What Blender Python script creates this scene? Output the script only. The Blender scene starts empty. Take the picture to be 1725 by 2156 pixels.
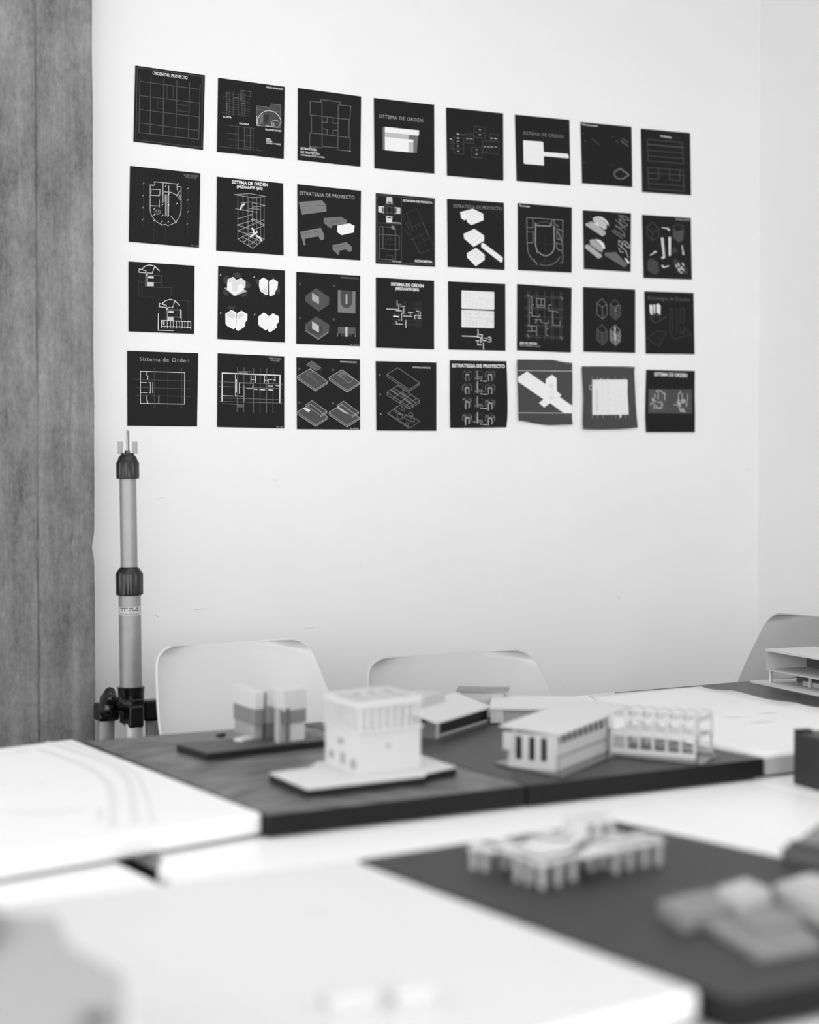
import bpy, bmesh, math, random
from mathutils import Vector, Matrix, noise
random.seed(7)
PI = math.pi
S = bpy.context.scene
COL = S.collection

# ------------------------------------------------------------------ camera
FPX, CX, CY = 3735.0, 862.5, 1078.0          # focal length in pixels of the 1725 x 2156 frame
CAM = Vector((0, 0, 1.35))
TH, PITCH = math.radians(58.6), math.atan(97 / 3735)
FH = Vector((math.cos(TH), math.sin(TH), 0))
RV = Vector((math.sin(TH), -math.cos(TH), 0))
ZV = Vector((0, 0, 1))
FW = FH * math.cos(PITCH) - ZV * math.sin(PITCH)
UP = FH * math.sin(PITCH) + ZV * math.cos(PITCH)
cd = bpy.data.cameras.new('camera')
cam = bpy.data.objects.new('camera', cd)
COL.objects.link(cam)
cd.sensor_fit = 'VERTICAL'; cd.sensor_height = 36; cd.sensor_width = 36
cd.lens = FPX / 2156 * 36
cd.clip_start = 0.05
cam.matrix_world = Matrix(((RV.x, UP.x, -FW.x, CAM.x), (RV.y, UP.y, -FW.y, CAM.y), (RV.z, UP.z, -FW.z, CAM.z), (0, 0, 0, 1)))
cd.dof.use_dof = True; cd.dof.focus_distance = 5.0; cd.dof.aperture_fstop = 1.6
S.camera = cam

# ------------------------------------------------------------------ world, lights, exposure
S.view_settings.view_transform = 'Standard'; S.view_settings.look = 'None'
S.view_settings.exposure = 0.0; S.view_settings.gamma = 1.0; S.view_settings.use_curve_mapping = False
W = bpy.data.worlds.new('world'); S.world = W; W.use_nodes = True
bg = W.node_tree.nodes['Background']; bg.inputs[0].default_value = (1, 1, 1, 1); bg.inputs[1].default_value = 2.75
def area(name, loc, target, sx, sy, power):
    l = bpy.data.lights.new(name, 'AREA'); l.shape = 'RECTANGLE'; l.size = sx; l.size_y = sy; l.energy = power
    o = bpy.data.objects.new(name, l); COL.objects.link(o); o.location = loc
    o.rotation_euler = (Vector(target) - Vector(loc)).to_track_quat('-Z', 'Y').to_euler()
    return o
area('window_daylight', (-0.8, -2.8, 1.9), (2.4, 4.0, 1.2), 4.5, 2.2, 50)
area('ceiling_fill', (1.6, 2.2, 3.15), (1.6, 2.2, 0), 3.0, 3.0, 30)  # added fill below the closed ceiling to brighten the tabletops, no skylight there

# ------------------------------------------------------------------ helpers
def ray(px, py):
    return FW + RV * ((px - CX) / FPX) + UP * ((CY - py) / FPX)
def onz(px, py, z=0.75):
    d = ray(px, py); return CAM + d * ((z - CAM.z) / d.z)
def ony(px, py, y):
    d = ray(px, py); return CAM + d * ((y - CAM.y) / d.y)
def zat(p, py):
    """height of the point above ground point p that shows at picture row py"""
    rel = Vector((p.x, p.y, 0)); k = (CY - py) / FPX
    a = rel.dot(FW); b = rel.dot(UP)
    # (b + h*UP.z) = k*(a + h*FW.z)
    h = (k * a - b) / (UP.z - k * FW.z)
    return CAM.z + h
def lin(v):
    v /= 255.0
    return v / 12.92 if v <= 0.04045 else ((v + 0.055) / 1.055) ** 2.4
MATS = {}
def mat(name, g, rough=0.6, spec=0.5, var=0.0, scale=8.0, stretch=(1, 1, 1), bump=0.0, metal=0.0, coat=0.0, detail=4.0):
    if name in MATS: return MATS[name]
    m = bpy.data.materials.new(name); m.use_nodes = True; nt = m.node_tree
    b = nt.nodes['Principled BSDF']; c = lin(g)
    b.inputs['Base Color'].default_value = (c, c, c, 1); b.inputs['Roughness'].default_value = rough
    b.inputs['Specular IOR Level'].default_value = spec; b.inputs['Metallic'].default_value = metal
    b.inputs['Coat Weight'].default_value = coat
    if var or bump:
        tc = nt.nodes.new('ShaderNodeTexCoord'); mp = nt.nodes.new('ShaderNodeMapping'); mp.inputs['Scale'].default_value = stretch
        nz = nt.nodes.new('ShaderNodeTexNoise'); nz.inputs['Scale'].default_value = scale; nz.inputs['Detail'].default_value = detail
        nt.links.new(tc.outputs['Object'], mp.inputs[0]); nt.links.new(mp.outputs[0], nz.inputs['Vector'])
        rp = nt.nodes.new('ShaderNodeMapRange'); rp.inputs['From Min'].default_value = .3; rp.inputs['From Max'].default_value = .7
        rp.inputs['To Min'].default_value = c * (1 - var); rp.inputs['To Max'].default_value = min(1, c * (1 + var))
        nt.links.new(nz.outputs['Fac'], rp.inputs[0]); nt.links.new(rp.outputs[0], b.inputs['Base Color'])
        if bump:
            bp = nt.nodes.new('ShaderNodeBump'); bp.inputs['Strength'].default_value = bump; bp.inputs['Distance'].default_value = .002
            nt.links.new(nz.outputs['Fac'], bp.inputs['Height']); nt.links.new(bp.outputs[0], b.inputs['Normal'])
    MATS[name] = m
    return m
def tag(o, label=None, cat=None, group=None, kind=None):
    if label: o['label'] = label
    if cat: o['category'] = cat
    if group: o['group'] = group
    if kind: o['kind'] = kind
    return o
def empty(name, loc, label, cat, group=None):
    o = bpy.data.objects.new(name, None); COL.objects.link(o); o.location = loc; o.empty_display_size = .05
    return tag(o, label, cat, group)
def wloc(o):
    v = Vector(o.location)
    while o.parent: o = o.parent; v += Vector(o.location)
    return v
class MB:
    def __init__(s): s.bm = bmesh.new(); s.mi = 0
    def face(s, pts):
        f = s.bm.faces.new([s.bm.verts.new(p) for p in pts]); f.material_index = s.mi; return f
    def prism(s, poly, z0, z1):
        n = len(poly); a = sum(poly[i][0] * poly[(i + 1) % n][1] - poly[(i + 1) % n][0] * poly[i][1] for i in range(n))
        if a < 0: poly = poly[::-1]
        lo = [s.bm.verts.new((p[0], p[1], z0)) for p in poly]; hi = [s.bm.verts.new((p[0], p[1], z1)) for p in poly]
        fs = [s.bm.faces.new(hi), s.bm.faces.new(lo[::-1])]
        for i in range(n): fs.append(s.bm.faces.new((lo[i], lo[(i + 1) % n], hi[(i + 1) % n], hi[i])))
        for f in fs: f.material_index = s.mi
        return s
    def box(s, c, size, rz=0.0):
        x, y, z = size[0] / 2, size[1] / 2, size[2] / 2; cs, sn = math.cos(rz), math.sin(rz)
        return s.prism([(c[0] + cs * a - sn * b, c[1] + sn * a + cs * b) for a, b in ((-x, -y), (x, -y), (x, y), (-x, y))], c[2] - z, c[2] + z)
    def bar(s, p, q, w, h=None):
        """square bar between two points"""
        p, q = Vector(p), Vector(q); h = h or w; d = (q - p).normalized()
        a = d.cross(ZV); a = Vector((1, 0, 0)) if a.length < 1e-3 else a.normalized(); b = a.cross(d)
        r = [[s.bm.verts.new(e + a * (i * w / 2) + b * (j * h / 2)) for i, j in ((-1, -1), (1, -1), (1, 1), (-1, 1))] for e in (p, q)]
        fs = [s.bm.faces.new(r[0]), s.bm.faces.new(r[1][::-1])]
        for i in range(4): fs.append(s.bm.faces.new((r[0][i], r[1][i], r[1][(i + 1) % 4], r[0][(i + 1) % 4])))
        for f in fs: f.material_index = s.mi
        return s
    def loft(s, rings, cap=True):
        rr = [[s.bm.verts.new(p) for p in r] for r in rings]; n = len(rr[0])
        for a, b in zip(rr, rr[1:]):
            for i in range(n): s.bm.faces.new((a[i], a[(i + 1) % n], b[(i + 1) % n], b[i])).material_index = s.mi
        if cap: s.bm.faces.new(rr[0][::-1]); s.bm.faces.new(rr[-1])
        return s
    def tube(s, p, q, r0, r1=None, n=14):
        p, q = Vector(p), Vector(q); r1 = r0 if r1 is None else r1; d = (q - p).normalized()
        a = d.orthogonal().normalized(); b = d.cross(a)
        return s.loft([[e + a * (r * math.cos(t)) + b * (r * math.sin(t)) for t in [2 * PI * i / n for i in range(n)]] for e, r in ((p, r0), (q, r1))])
    def path(s, pts, r, n=12):
        pts = [Vector(p) for p in pts]; rings = []; a = None
        for i, p in enumerate(pts):
            d = (pts[min(i + 1, len(pts) - 1)] - pts[max(i - 1, 0)]).normalized()
            a = d.orthogonal().normalized() if a is None else (a - d * a.dot(d)).normalized(); b = d.cross(a)
            rings.append([p + a * (r * math.cos(2 * PI * k / n)) + b * (r * math.sin(2 * PI * k / n)) for k in range(n)])
        return s.loft(rings)
    def build(s, name, mats, parent=None, smooth=False, bevel=0.0, seg=2):
        bm = s.bm; bmesh.ops.recalc_face_normals(bm, faces=bm.faces)
        off = wloc(parent) if parent else Vector((0, 0, 0))
        if not parent:
            xs = [v.co for v in bm.verts]; off = Vector((sum(v.x for v in xs) / len(xs), sum(v.y for v in xs) / len(xs), min(v.z for v in xs)))
        for v in bm.verts: v.co -= off
        me = bpy.data.meshes.new(name); bm.to_mesh(me); bm.free()
        for m in (mats if isinstance(mats, (list, tuple)) else [mats]): me.materials.append(m)
        o = bpy.data.objects.new(name, me); COL.objects.link(o)
        if parent: o.parent = parent
        else: o.location = off
        if smooth:
            for p in me.polygons: p.use_smooth = True
            me.set_sharp_from_angle(angle=math.radians(40))
        if bevel:
            b = o.modifiers.new('bevel', 'BEVEL'); b.width = bevel; b.segments = seg; b.limit_method = 'ANGLE'
        return o

# ------------------------------------------------------------------ materials
M_wall = mat('wall_paint', 233, .75, .3, var=.012, scale=3, bump=.08)
M_wall2 = mat('wall_paint_side', 229, .75, .3, var=.012, scale=3, bump=.08)
M_white = mat('white_board', 236, .38, .4, var=.01, scale=5)
M_card = mat('white_card', 204, .7, .3)
M_card2 = mat('grey_card', 190, .7, .3)
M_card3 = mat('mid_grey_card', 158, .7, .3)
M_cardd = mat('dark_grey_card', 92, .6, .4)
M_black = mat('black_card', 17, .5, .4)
M_paper = mat('drawing_paper', 227, .8, .2, var=.008, scale=9)
M_dark = mat('dark_lacquered_board', 44, .42, .5, var=.08, scale=4)
M_darkb = mat('near_dark_board', 50, .5, .3, var=.06, scale=3)
M_edge = mat('black_board_edge', 16, .5, .25)
M_steel = mat('grey_aluminium', 150, .42, .5, metal=.35, var=.05, scale=30)
M_chrome = mat('bright_steel', 150, .3, .5, metal=1)
M_plastic = mat('black_plastic', 14, .22, .5)
M_floor = mat('floor_concrete', 44, .6, .3, var=.06, scale=5)
M_chair = mat('light_grey_gloss_plastic', 199, .22, .5)
M_chair2 = mat('mid_grey_gloss_plastic', 182, .22, .5)
M_chair3 = mat('dark_grey_satin_plastic', 150, .32, .5, var=.05, scale=6)
M_poster = mat('black_printed_paper', 22, .6, .2)
M_posterg = mat('faded_black_printed_paper', 62, .6, .35)
M_clear = bpy.data.materials.new('clear_acrylic'); M_clear.use_nodes = True
_b = M_clear.node_tree.nodes['Principled BSDF']; _b.inputs['Transmission Weight'].default_value = 1; _b.inputs['Roughness'].default_value = .05; _b.inputs['IOR'].default_value = 1.45
def wood_mat():
    m = bpy.data.materials.new('dark_stained_wood_grain'); m.use_nodes = True; nt = m.node_tree; b = nt.nodes['Principled BSDF']
    tc = nt.nodes.new('ShaderNodeTexCoord'); mp = nt.nodes.new('ShaderNodeMapping'); mp.inputs['Scale'].default_value = (.55, 1.5, 1)
    nz = nt.nodes.new('ShaderNodeTexNoise'); nz.inputs['Scale'].default_value = 3.2; nz.inputs['Detail'].default_value = 1.0
    wv = nt.nodes.new('ShaderNodeMath'); wv.operation = 'MULTIPLY'; wv.inputs[1].default_value = 12
    fr = nt.nodes.new('ShaderNodeMath'); fr.operation = 'PINGPONG'; fr.inputs[1].default_value = .5
    n2 = nt.nodes.new('ShaderNodeTexNoise'); n2.inputs['Scale'].default_value = 60; mp2 = nt.nodes.new('ShaderNodeMapping'); mp2.inputs['Scale'].default_value = (.06, 1, 1)
    nt.links.new(tc.outputs['Object'], mp.inputs[0]); nt.links.new(mp.outputs[0], nz.inputs[0]); nt.links.new(nz.outputs['Fac'], wv.inputs[0]); nt.links.new(wv.outputs[0], fr.inputs[0])
    nt.links.new(tc.outputs['Object'], mp2.inputs[0]); nt.links.new(mp2.outputs[0], n2.inputs[0])
    ad = nt.nodes.new('ShaderNodeMath'); ad.operation = 'MULTIPLY_ADD'; ad.inputs[1].default_value = .5
    nt.links.new(n2.outputs['Fac'], ad.inputs[0]); nt.links.new(fr.outputs[0], ad.inputs[2])
    rp = nt.nodes.new('ShaderNodeMapRange'); rp.inputs['From Max'].default_value = .8; rp.inputs['To Min'].default_value = lin(34); rp.inputs['To Max'].default_value = lin(116)
    nt.links.new(ad.outputs[0], rp.inputs[0]); nt.links.new(rp.outputs[0], b.inputs['Base Color'])
    b.inputs['Roughness'].default_value = .42; b.inputs['Specular IOR Level'].default_value = .35
    return m
M_wood = wood_mat()
def concrete_mat():
    m = bpy.data.materials.new('board_marked_concrete'); m.use_nodes = True; nt = m.node_tree; b = nt.nodes['Principled BSDF']
    tc = nt.nodes.new('ShaderNodeTexCoord')
    def nz(scale, st, det=6, rough=.6):
        mp = nt.nodes.new('ShaderNodeMapping'); mp.inputs['Scale'].default_value = st
        n = nt.nodes.new('ShaderNodeTexNoise'); n.inputs['Scale'].default_value = scale; n.inputs['Detail'].default_value = det; n.inputs['Roughness'].default_value = rough
        nt.links.new(tc.outputs['Object'], mp.inputs[0]); nt.links.new(mp.outputs[0], n.inputs[0]); return n.outputs['Fac']
    def mth(op, a, bb=None, c=None):
        n = nt.nodes.new('ShaderNodeMath'); n.operation = op
        for i, v in enumerate((a, bb, c)):
            if v is None: continue
            if isinstance(v, (int, float)): n.inputs[i].default_value = v
            else: nt.links.new(v, n.inputs[i])
        return n.outputs[0]
    a = nz(7, (1.3, 1, .5), 8, .68); s = nz(60, (1.6, 1, .09), 3); f = nz(90, (1, 1, .55), 8, .75); spots = nz(46, (1, 1, .6), 6, .75)
    v = mth('MULTIPLY_ADD', a, .72, mth('MULTIPLY_ADD', s, .16, mth('MULTIPLY', f, .42)))
    rp = nt.nodes.new('ShaderNodeMapRange'); rp.inputs['From Min'].default_value = .45; rp.inputs['From Max'].default_value = .86
    rp.inputs['To Min'].default_value = lin(74); rp.inputs['To Max'].default_value = lin(150)
    nt.links.new(v, rp.inputs[0])
    sp = nt.nodes.new('ShaderNodeMapRange'); sp.inputs['From Min'].default_value = .66; sp.inputs['From Max'].default_value = .74; sp.inputs['To Max'].default_value = .25
    nt.links.new(spots, sp.inputs[0])
    tot = mth('ADD', rp.outputs[0], sp.outputs[0])
    nt.links.new(tot, b.inputs['Base Color']); b.inputs['Roughness'].default_value = .8; b.inputs['Specular IOR Level'].default_value = .3
    bp = nt.nodes.new('ShaderNodeBump'); bp.inputs['Strength'].default_value = .35; bp.inputs['Distance'].default_value = .004
    nt.links.new(v, bp.inputs['Height']); nt.links.new(bp.outputs[0], b.inputs['Normal'])
    return m
M_conc = concrete_mat()

# ------------------------------------------------------------------ the room
YW, XR, H = 4.63, 4.246, 3.2
def struct(name, mb, m, **k): return tag(mb.build(name, m, **k), kind='structure')
wall_back = struct('wall_back', MB().box(((-3 + XR) / 2, YW + .06, H / 2), (XR + 3, .12, H)), M_wall)
struct('wall_right', MB().box((XR + .06, .9, H / 2), (.12, YW - .9 + 4.5, H)), M_wall2)
struct('floor', MB().box((.7, .9, -.05), (7.3, 7.7, .1)), M_floor)
struct('ceiling', MB().box((.7, .9, H + .05), (7.3, 7.7, .1)), M_wall)
for pts in ([(1183, 1448), (1190, 1442)], [(410, 1283), (430, 1281)], [(575, 1010), (582, 1011)], [(1040, 1480), (1044, 1476)], [(1300, 1255), (1306, 1262)], [(330, 1048), (346, 1047)], [(640, 1322), (660, 1320)], [(1573, 987), (1583, 990)], [(326, 1293), (333, 1299)], [(760, 1190), (763, 1196)]):
    a_, b_ = ony(*pts[0], YW - .0006), ony(*pts[1], YW - .0006)
    MB().bar(a_, b_, .0026, .0008).build('scuff_mark', mat('grey_scuff', 205, .8, .2), wall_back)
# concrete pillar: front face with board marks, chipped right arris
def pillar():
    bm = bmesh.new(); x0, x1, y0 = 1.18, ony(198, 800, YW - .12).x, YW - .12
    nx, nz = 90, 420; g = []
    ech = [ony(78, 500, y0).x, ony(151, 500, y0).x, ony(-40, 500, y0).x]
    zc = zat(Vector((x1, y0, 0)), 1150)
    for j in range(nz + 1):
        z = H * j / nz; r = []
        edge = .0016 * noise.noise(Vector((0, 3.1, z * 5))) + .0014 * max(0, noise.noise(Vector((7, 1, z * 60))) - .1) * (noise.noise(Vector((2, 9, z * 4))) + .6) - .004 * math.exp(-((z - zc) / .025) ** 2)
        for i in range(nx + 1):
            u = i / nx; x = x0 + (x1 - x0 + edge * 1.6) * u
            d = 0
            for e in ech: d += .006 * math.exp(-((x - e + .002 * noise.noise(Vector((z * 3, e, 0)))) / .0028) ** 2)
            k = sum(1 for e in ech if x > e)
            d += .002 * ((k * 37) % 3 - 1)
            d += .0012 * noise.noise(Vector((x * 30, 0, z * 6))) + .0016 * max(0, noise.noise(Vector((x * 14, 5, z * 9))) - .3)
            if u > .985: d += .004 * (u - .985) / .015
            r.append(bm.verts.new((x, y0 + d, z)))
        g.append(r)
    for j in range(nz):
        for i in range(nx): bm.faces.new((g[j][i], g[j][i + 1], g[j + 1][i + 1], g[j + 1][i]))
    bl = [bm.verts.new((x1, YW, H * j / nz)) for j in range(nz + 1)]; bl2 = [bm.verts.new((x0, YW, H * j / nz)) for j in range(nz + 1)]
    for j in range(nz):
        bm.faces.new((g[j][nx], bl[j], bl[j + 1], g[j + 1][nx])); bm.faces.new((bl2[j], g[j][0], g[j + 1][0], bl2[j + 1]))
    mb = MB(); mb.bm.free(); mb.bm = bm
    o = mb.build('concrete_pillar', M_conc, smooth=True)
    tag(o, 'grey board-marked concrete pillar at the left end of the white wall', kind='structure')
pillar()

# ------------------------------------------------------------------ white tables and the boards on them
ZK, ZB = 0.707, 0.75
def table(poly, label, group='white tables under the boards'):
    c = Vector((sum(p[0] for p in poly) / len(poly), sum(p[1] for p in poly) / len(poly), 0))
    t = empty('work_table', c, label, 'table', group)
    MB().prism(poly, ZK - .028, ZK).build('tabletop', M_white, t, bevel=.003)
    xs = [p[0] for p in poly]; ys = [p[1] for p in poly]
    for x in (min(xs) + .22, max(xs) - .22):
        for y in (min(ys) + .12, max(ys) - .12):
            MB().box((x, y, (ZK - .028) / 2), (.035, .035, ZK - .028)).build('leg', M_black, t)
    MB().box(((min(xs) + max(xs)) / 2 + .03, 2.93, .56), (max(xs) - min(xs) - .12, .03, .238)).build('gap_blackout', M_black, t)  # unseen black panel added under the top so the table gap shows dark
    return t
table([(-.7, .95), (1.086, .95), (1.086, 3.38), (-.7, 3.38)], 'white work table at the left, under the near left boards')
table([(1.091, .95), (1.095, 2.50), (1.112, 2.53), (1.118, 2.60), (1.165, 2.69), (1.165, 3.38), (2.47, 3.38), (2.47, .95)], 'white work table in the middle under the dark boards, corner clipped')
table([(2.475, .95), (3.5, .95), (3.5, 3.40), (2.475, 3.40)], 'white work table at the right, beneath the curling white sheet')
def board(pts, label, m, medge=None, r=.004, strip_h=.006):
    pts = [(p[0], p[1]) for p in pts]
    c = Vector((sum(p[0] for p in pts) / len(pts), sum(p[1] for p in pts) / len(pts)))
    t = empty('drawing_board', (c.x, c.y, ZK), label, 'board')
    o = MB().prism(pts, ZK + strip_h, ZB).build('panel', [m, medge or m], t, bevel=r, seg=4)
    if medge:
        for p in o.data.polygons:
            if abs(p.normal.z) < .5: p.material_index = 1
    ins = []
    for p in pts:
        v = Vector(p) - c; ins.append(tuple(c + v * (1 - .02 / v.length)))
    MB().prism(ins, ZK + .0002, ZK + strip_h).build('underframe_or_shade', M_black if medge is not M_white else mat('pale_shade_strip', 150, .6, .3), t)  # recessed strip added to draw the contact shadow line below the board
    return t
def Z(px, py, z=ZB): return onz(px, py, z)
def vl(p, x, vx):     # picture row of the line from p to the vanishing point (vx, 981) at column x
    return p[1] + (981 - p[1]) / (vx - p[0]) * (x - p[0])
A_near = (552, 1711)
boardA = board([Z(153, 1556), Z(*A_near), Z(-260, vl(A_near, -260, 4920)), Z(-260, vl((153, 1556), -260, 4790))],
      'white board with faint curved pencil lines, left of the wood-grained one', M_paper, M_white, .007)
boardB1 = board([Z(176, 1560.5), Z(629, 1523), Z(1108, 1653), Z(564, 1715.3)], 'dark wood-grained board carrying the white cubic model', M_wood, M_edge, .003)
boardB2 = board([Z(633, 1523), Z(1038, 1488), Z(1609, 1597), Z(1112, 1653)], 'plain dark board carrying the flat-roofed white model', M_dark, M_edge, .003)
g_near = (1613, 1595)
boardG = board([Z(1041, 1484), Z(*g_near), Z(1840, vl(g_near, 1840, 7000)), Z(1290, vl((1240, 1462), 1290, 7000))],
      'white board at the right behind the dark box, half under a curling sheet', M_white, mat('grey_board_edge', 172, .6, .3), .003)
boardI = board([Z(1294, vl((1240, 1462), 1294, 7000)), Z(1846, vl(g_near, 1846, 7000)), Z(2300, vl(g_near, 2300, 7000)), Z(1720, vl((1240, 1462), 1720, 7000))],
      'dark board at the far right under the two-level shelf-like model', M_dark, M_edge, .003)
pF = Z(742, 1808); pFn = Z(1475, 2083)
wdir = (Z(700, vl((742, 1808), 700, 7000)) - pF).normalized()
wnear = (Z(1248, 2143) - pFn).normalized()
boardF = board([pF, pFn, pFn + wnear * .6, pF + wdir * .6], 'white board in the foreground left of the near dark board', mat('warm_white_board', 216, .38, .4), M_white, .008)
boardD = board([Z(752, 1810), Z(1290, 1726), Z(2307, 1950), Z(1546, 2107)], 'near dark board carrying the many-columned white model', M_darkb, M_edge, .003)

# faint drawing on board A and the curling sheet over G / I
def flat_print(parent, lines, z, m, w=.004):
    mb = MB()
    for ln in lines:
        P = [Z(x, y, z) for x, y in ln]
        for i in range(len(P) - 1):
            d = (P[i + 1] - P[i]).normalized(); n = Vector((-d.y, d.x, 0)) * w / 2
            mb.face([P[i] - n, P[i + 1] - n, P[i + 1] + n, P[i] + n])
    return mb.build('print', m, parent)
M_faint = mat('pale_grey_print', 217, .8, .2)
def curve(pts, n=8):
    out = []
    for i in range(len(pts) - 1):
        p0 = pts[max(i - 1, 0)]; p1 = pts[i]; p2 = pts[i + 1]; p3 = pts[min(i + 2, len(pts) - 1)]
        for k in range(n):
            t = k / n
            out.append(tuple(.5 * (2 * p1[j] + (p2[j] - p0[j]) * t + (2 * p0[j] - 5 * p1[j] + 4 * p2[j] - p3[j]) * t * t + (3 * p1[j] - p0[j] - 3 * p2[j] + p3[j]) * t ** 3) for j in range(2)))
    return out + [pts[-1]]
flat_print(boardA, [curve([(100, 1562), (170, 1585), (235, 1610), (268, 1640), (280, 1690), (284, 1735)]),
                    curve([(80, 1575), (150, 1600), (210, 1630), (235, 1670), (238, 1740)])], ZB + .0006, M_faint, .016)
flat_print(boardA, [curve([(130, 1560), (220, 1592), (285, 1630), (310, 1680), (322, 1735)])], ZB + .0006, M_faint, .008)
flat_print(boardA, [[(20, 1708), (100, 1712), (175, 1704)], [(70, 1650), (95, 1647)], [(0, 1648), (12, 1650)], [(210, 1700), (208, 1728)], [(30, 1582), (62, 1580)]], ZB + .0006, M_faint, .010)
flat_print(boardF, [[(640, 1915), (700, 1925)], [(820, 1935), (850, 1938)], [(1000, 1990), (1040, 1996)]], ZB + .0006, M_faint, .012)

def curl_sheet():
    t = empty('paper_sheet', Z(1400, 1500), 'large white sheet with a wavy curling edge lying over the right boards', 'paper')
    wav = curve([(1476, 1445), (1500, 1451), (1545, 1454), (1580, 1463), (1622, 1473), (1672, 1479), (1700, 1486), (1740, 1492), (1800, 1505), (1860, 1512)], 6)
    near = [(1150, 1470), (1220, 1490), (1290, 1512), (1360, 1533), (1420, 1552), (1480, 1568), (1560, 1584), (1612, 1591), (1670, 1585), (1900, 1560)]
    N = len(wav); mb = MB(); rows = []
    # two long sides: wavy far-right one and the near-left one
    def samp(pl, u):
        k = u * (len(pl) - 1); i = min(int(k), len(pl) - 2); f = k - i
        return Vector((pl[i][0] * (1 - f) + pl[i + 1][0] * f, pl[i][1] * (1 - f) + pl[i + 1][1] * f))
    left = [(1238, 1464), (1300, 1500), (1390, 1540), (1500, 1569), (1580, 1586), (1618, 1592), (1690, 1583), (1850, 1560)]
    for j in range(9):
        v = j / 8; r = []
        for i in range(40):
            u = i / 39; a = samp(left, u); b = samp(wav, u); p = a * (1 - v) + b * v
            lift = .0015 + .007 * v ** 3 * (.5 + .5 * math.sin(u * 19)) + .001 * math.sin(u * 9 + v * 4) * v
            q = Z(p.x, p.y, ZB + lift); r.append(mb.bm.verts.new(q))
        rows.append(r)
    for a, b in zip(rows, rows[1:]):
        for i in range(39): mb.bm.faces.new((a[i], a[i + 1], b[i + 1], b[i]))
    o = mb.build('sheet', M_paper, t, smooth=True)
    s = o.modifiers.new('thick', 'SOLIDIFY'); s.thickness = .0006; s.offset = -1
    flat_print(t, [[(1585, 1520), (1625, 1517)], [(1600, 1502), (1635, 1500)], [(1530, 1510), (1560, 1508)], [(1470, 1490), (1500, 1492)]], ZB + .0045, mat('grey_pencil', 218, .8, .2), .006)
curl_sheet()

# ------------------------------------------------------------------ chairs
def make_chair(loc, rz, m, label, width=.49):
    t = empty('shell_chair', (loc[0], loc[1], 0), label, 'chair', 'glossy plastic shell chairs behind the tables')
    t.rotation_euler[2] = rz
    prof = [(-.215, .425, .40), (-.205, .447, .42), (-.16, .452, .44), (-.08, .442, .45), (.0, .433, .455), (.07, .432, .455), (.115, .445, .455), (.145, .475, .46), (.162, .52, .47),
            (.186, .58, .490), (.220, .66, .508), (.258, .74, .496), (.288, .80, .474), (.308, .84, .457), (.314, .853, .452), (.317, .860, .449), (.321, .868, .446), (.326, .878, .443), (.329, .886, .440), (.332, .894, .437), (.3345, .899, .435), (.335, .901, .434)]
    nS = 28; rows = []; mb = MB(); R = .045
    for k, (y, z, w) in enumerate(prof):
        dz = prof[-1][1] - z; half = w / 2 * width / .49
        if z > .6 and dz < R: half -= R - math.sqrt(max(0, R * R - (R - dz) ** 2))
        dy = y - prof[0][0]
        if z < .46 and dy < .05: half -= .05 - math.sqrt(max(0, .0025 - (.05 - dy) ** 2))
        r = []
        for i in range(nS + 1):
            s = math.sin((i / nS - .5) * PI) ; a = abs(s)
            wrap = a ** 2.6
            up = z > .5
            f = min(1, max(0, (z - .44) / .12))
            yy = y - f * (.045 * wrap + .012 * a ** 8) + (.0)
            zz = z + (1 - f) * .03 * wrap + f * (-.004 * (1 - a * a)) * (1 if dz < .2 else 0)
            r.append(mb.bm.verts.new((s * half, yy, zz)))
        rows.append(r)
    for a, b in zip(rows, rows[1:]):
        for i in range(nS): mb.bm.faces.new((a[i], a[i + 1], b[i + 1], b[i]))
    bm = mb.bm
    me = bpy.data.meshes.new('shell'); bmesh.ops.recalc_face_normals(bm, faces=bm.faces); bm.to_mesh(me); bm.free(); me.materials.append(m)
    for p in me.polygons: p.use_smooth = True
    o = bpy.data.objects.new('seat_shell', me); COL.objects.link(o); o.parent = t
    s = o.modifiers.new('thick', 'SOLIDIFY'); s.thickness = .006; s.offset = 0
    s = o.modifiers.new('sub', 'SUBSURF'); s.levels = 2; s.render_levels = 2
    for sx in (-1, 1):
        for (ya, yb) in ((-.14, -.19), (.10, .19)):
            q = MB(); q.tube((sx * .15, ya, .432), (sx * .205, yb, 0.0), .010); ob = q.build('leg', M_chrome, None, smooth=True)
            ob.parent = t
    q = MB(); q.bar((-.16, -.14, .424), (.16, -.14, .424), .02, .012); q.bar((-.16, .10, .424), (.16, .10, .424), .02, .012)
    ob = q.build('underframe_or_shade', M_chrome); ob.parent = t
    return t
def chair_at(px_c, py_top, rz, m, label, backoff=.325, hz=.90, **k):
    # the middle of the back's top edge shows at (px_c, py_top), 0.90 m above the floor
    p = onz(px_c, py_top, hz); o = Matrix.Rotation(rz, 3, 'Z') @ Vector((0, backoff, 0))
    c = make_chair((p.x - o.x, p.y - o.y), rz, m, label, **k); c.scale[2] = hz / .90
    return c
chair_at(475, 1351, 0.03, M_chair, 'light grey glossy shell chair between the tripod stand and the cubic models')
chair_at(930, 1375, 0.0, M_chair2, 'grey glossy shell chair behind the flat-roofed models, with a leaf-shaped glint', width=.567, hz=.864)
chair_at(1757, 1300, -PI / 2 + .06, M_chair3, 'darker grey shell chair near the room corner, cut by the right edge')

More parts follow.
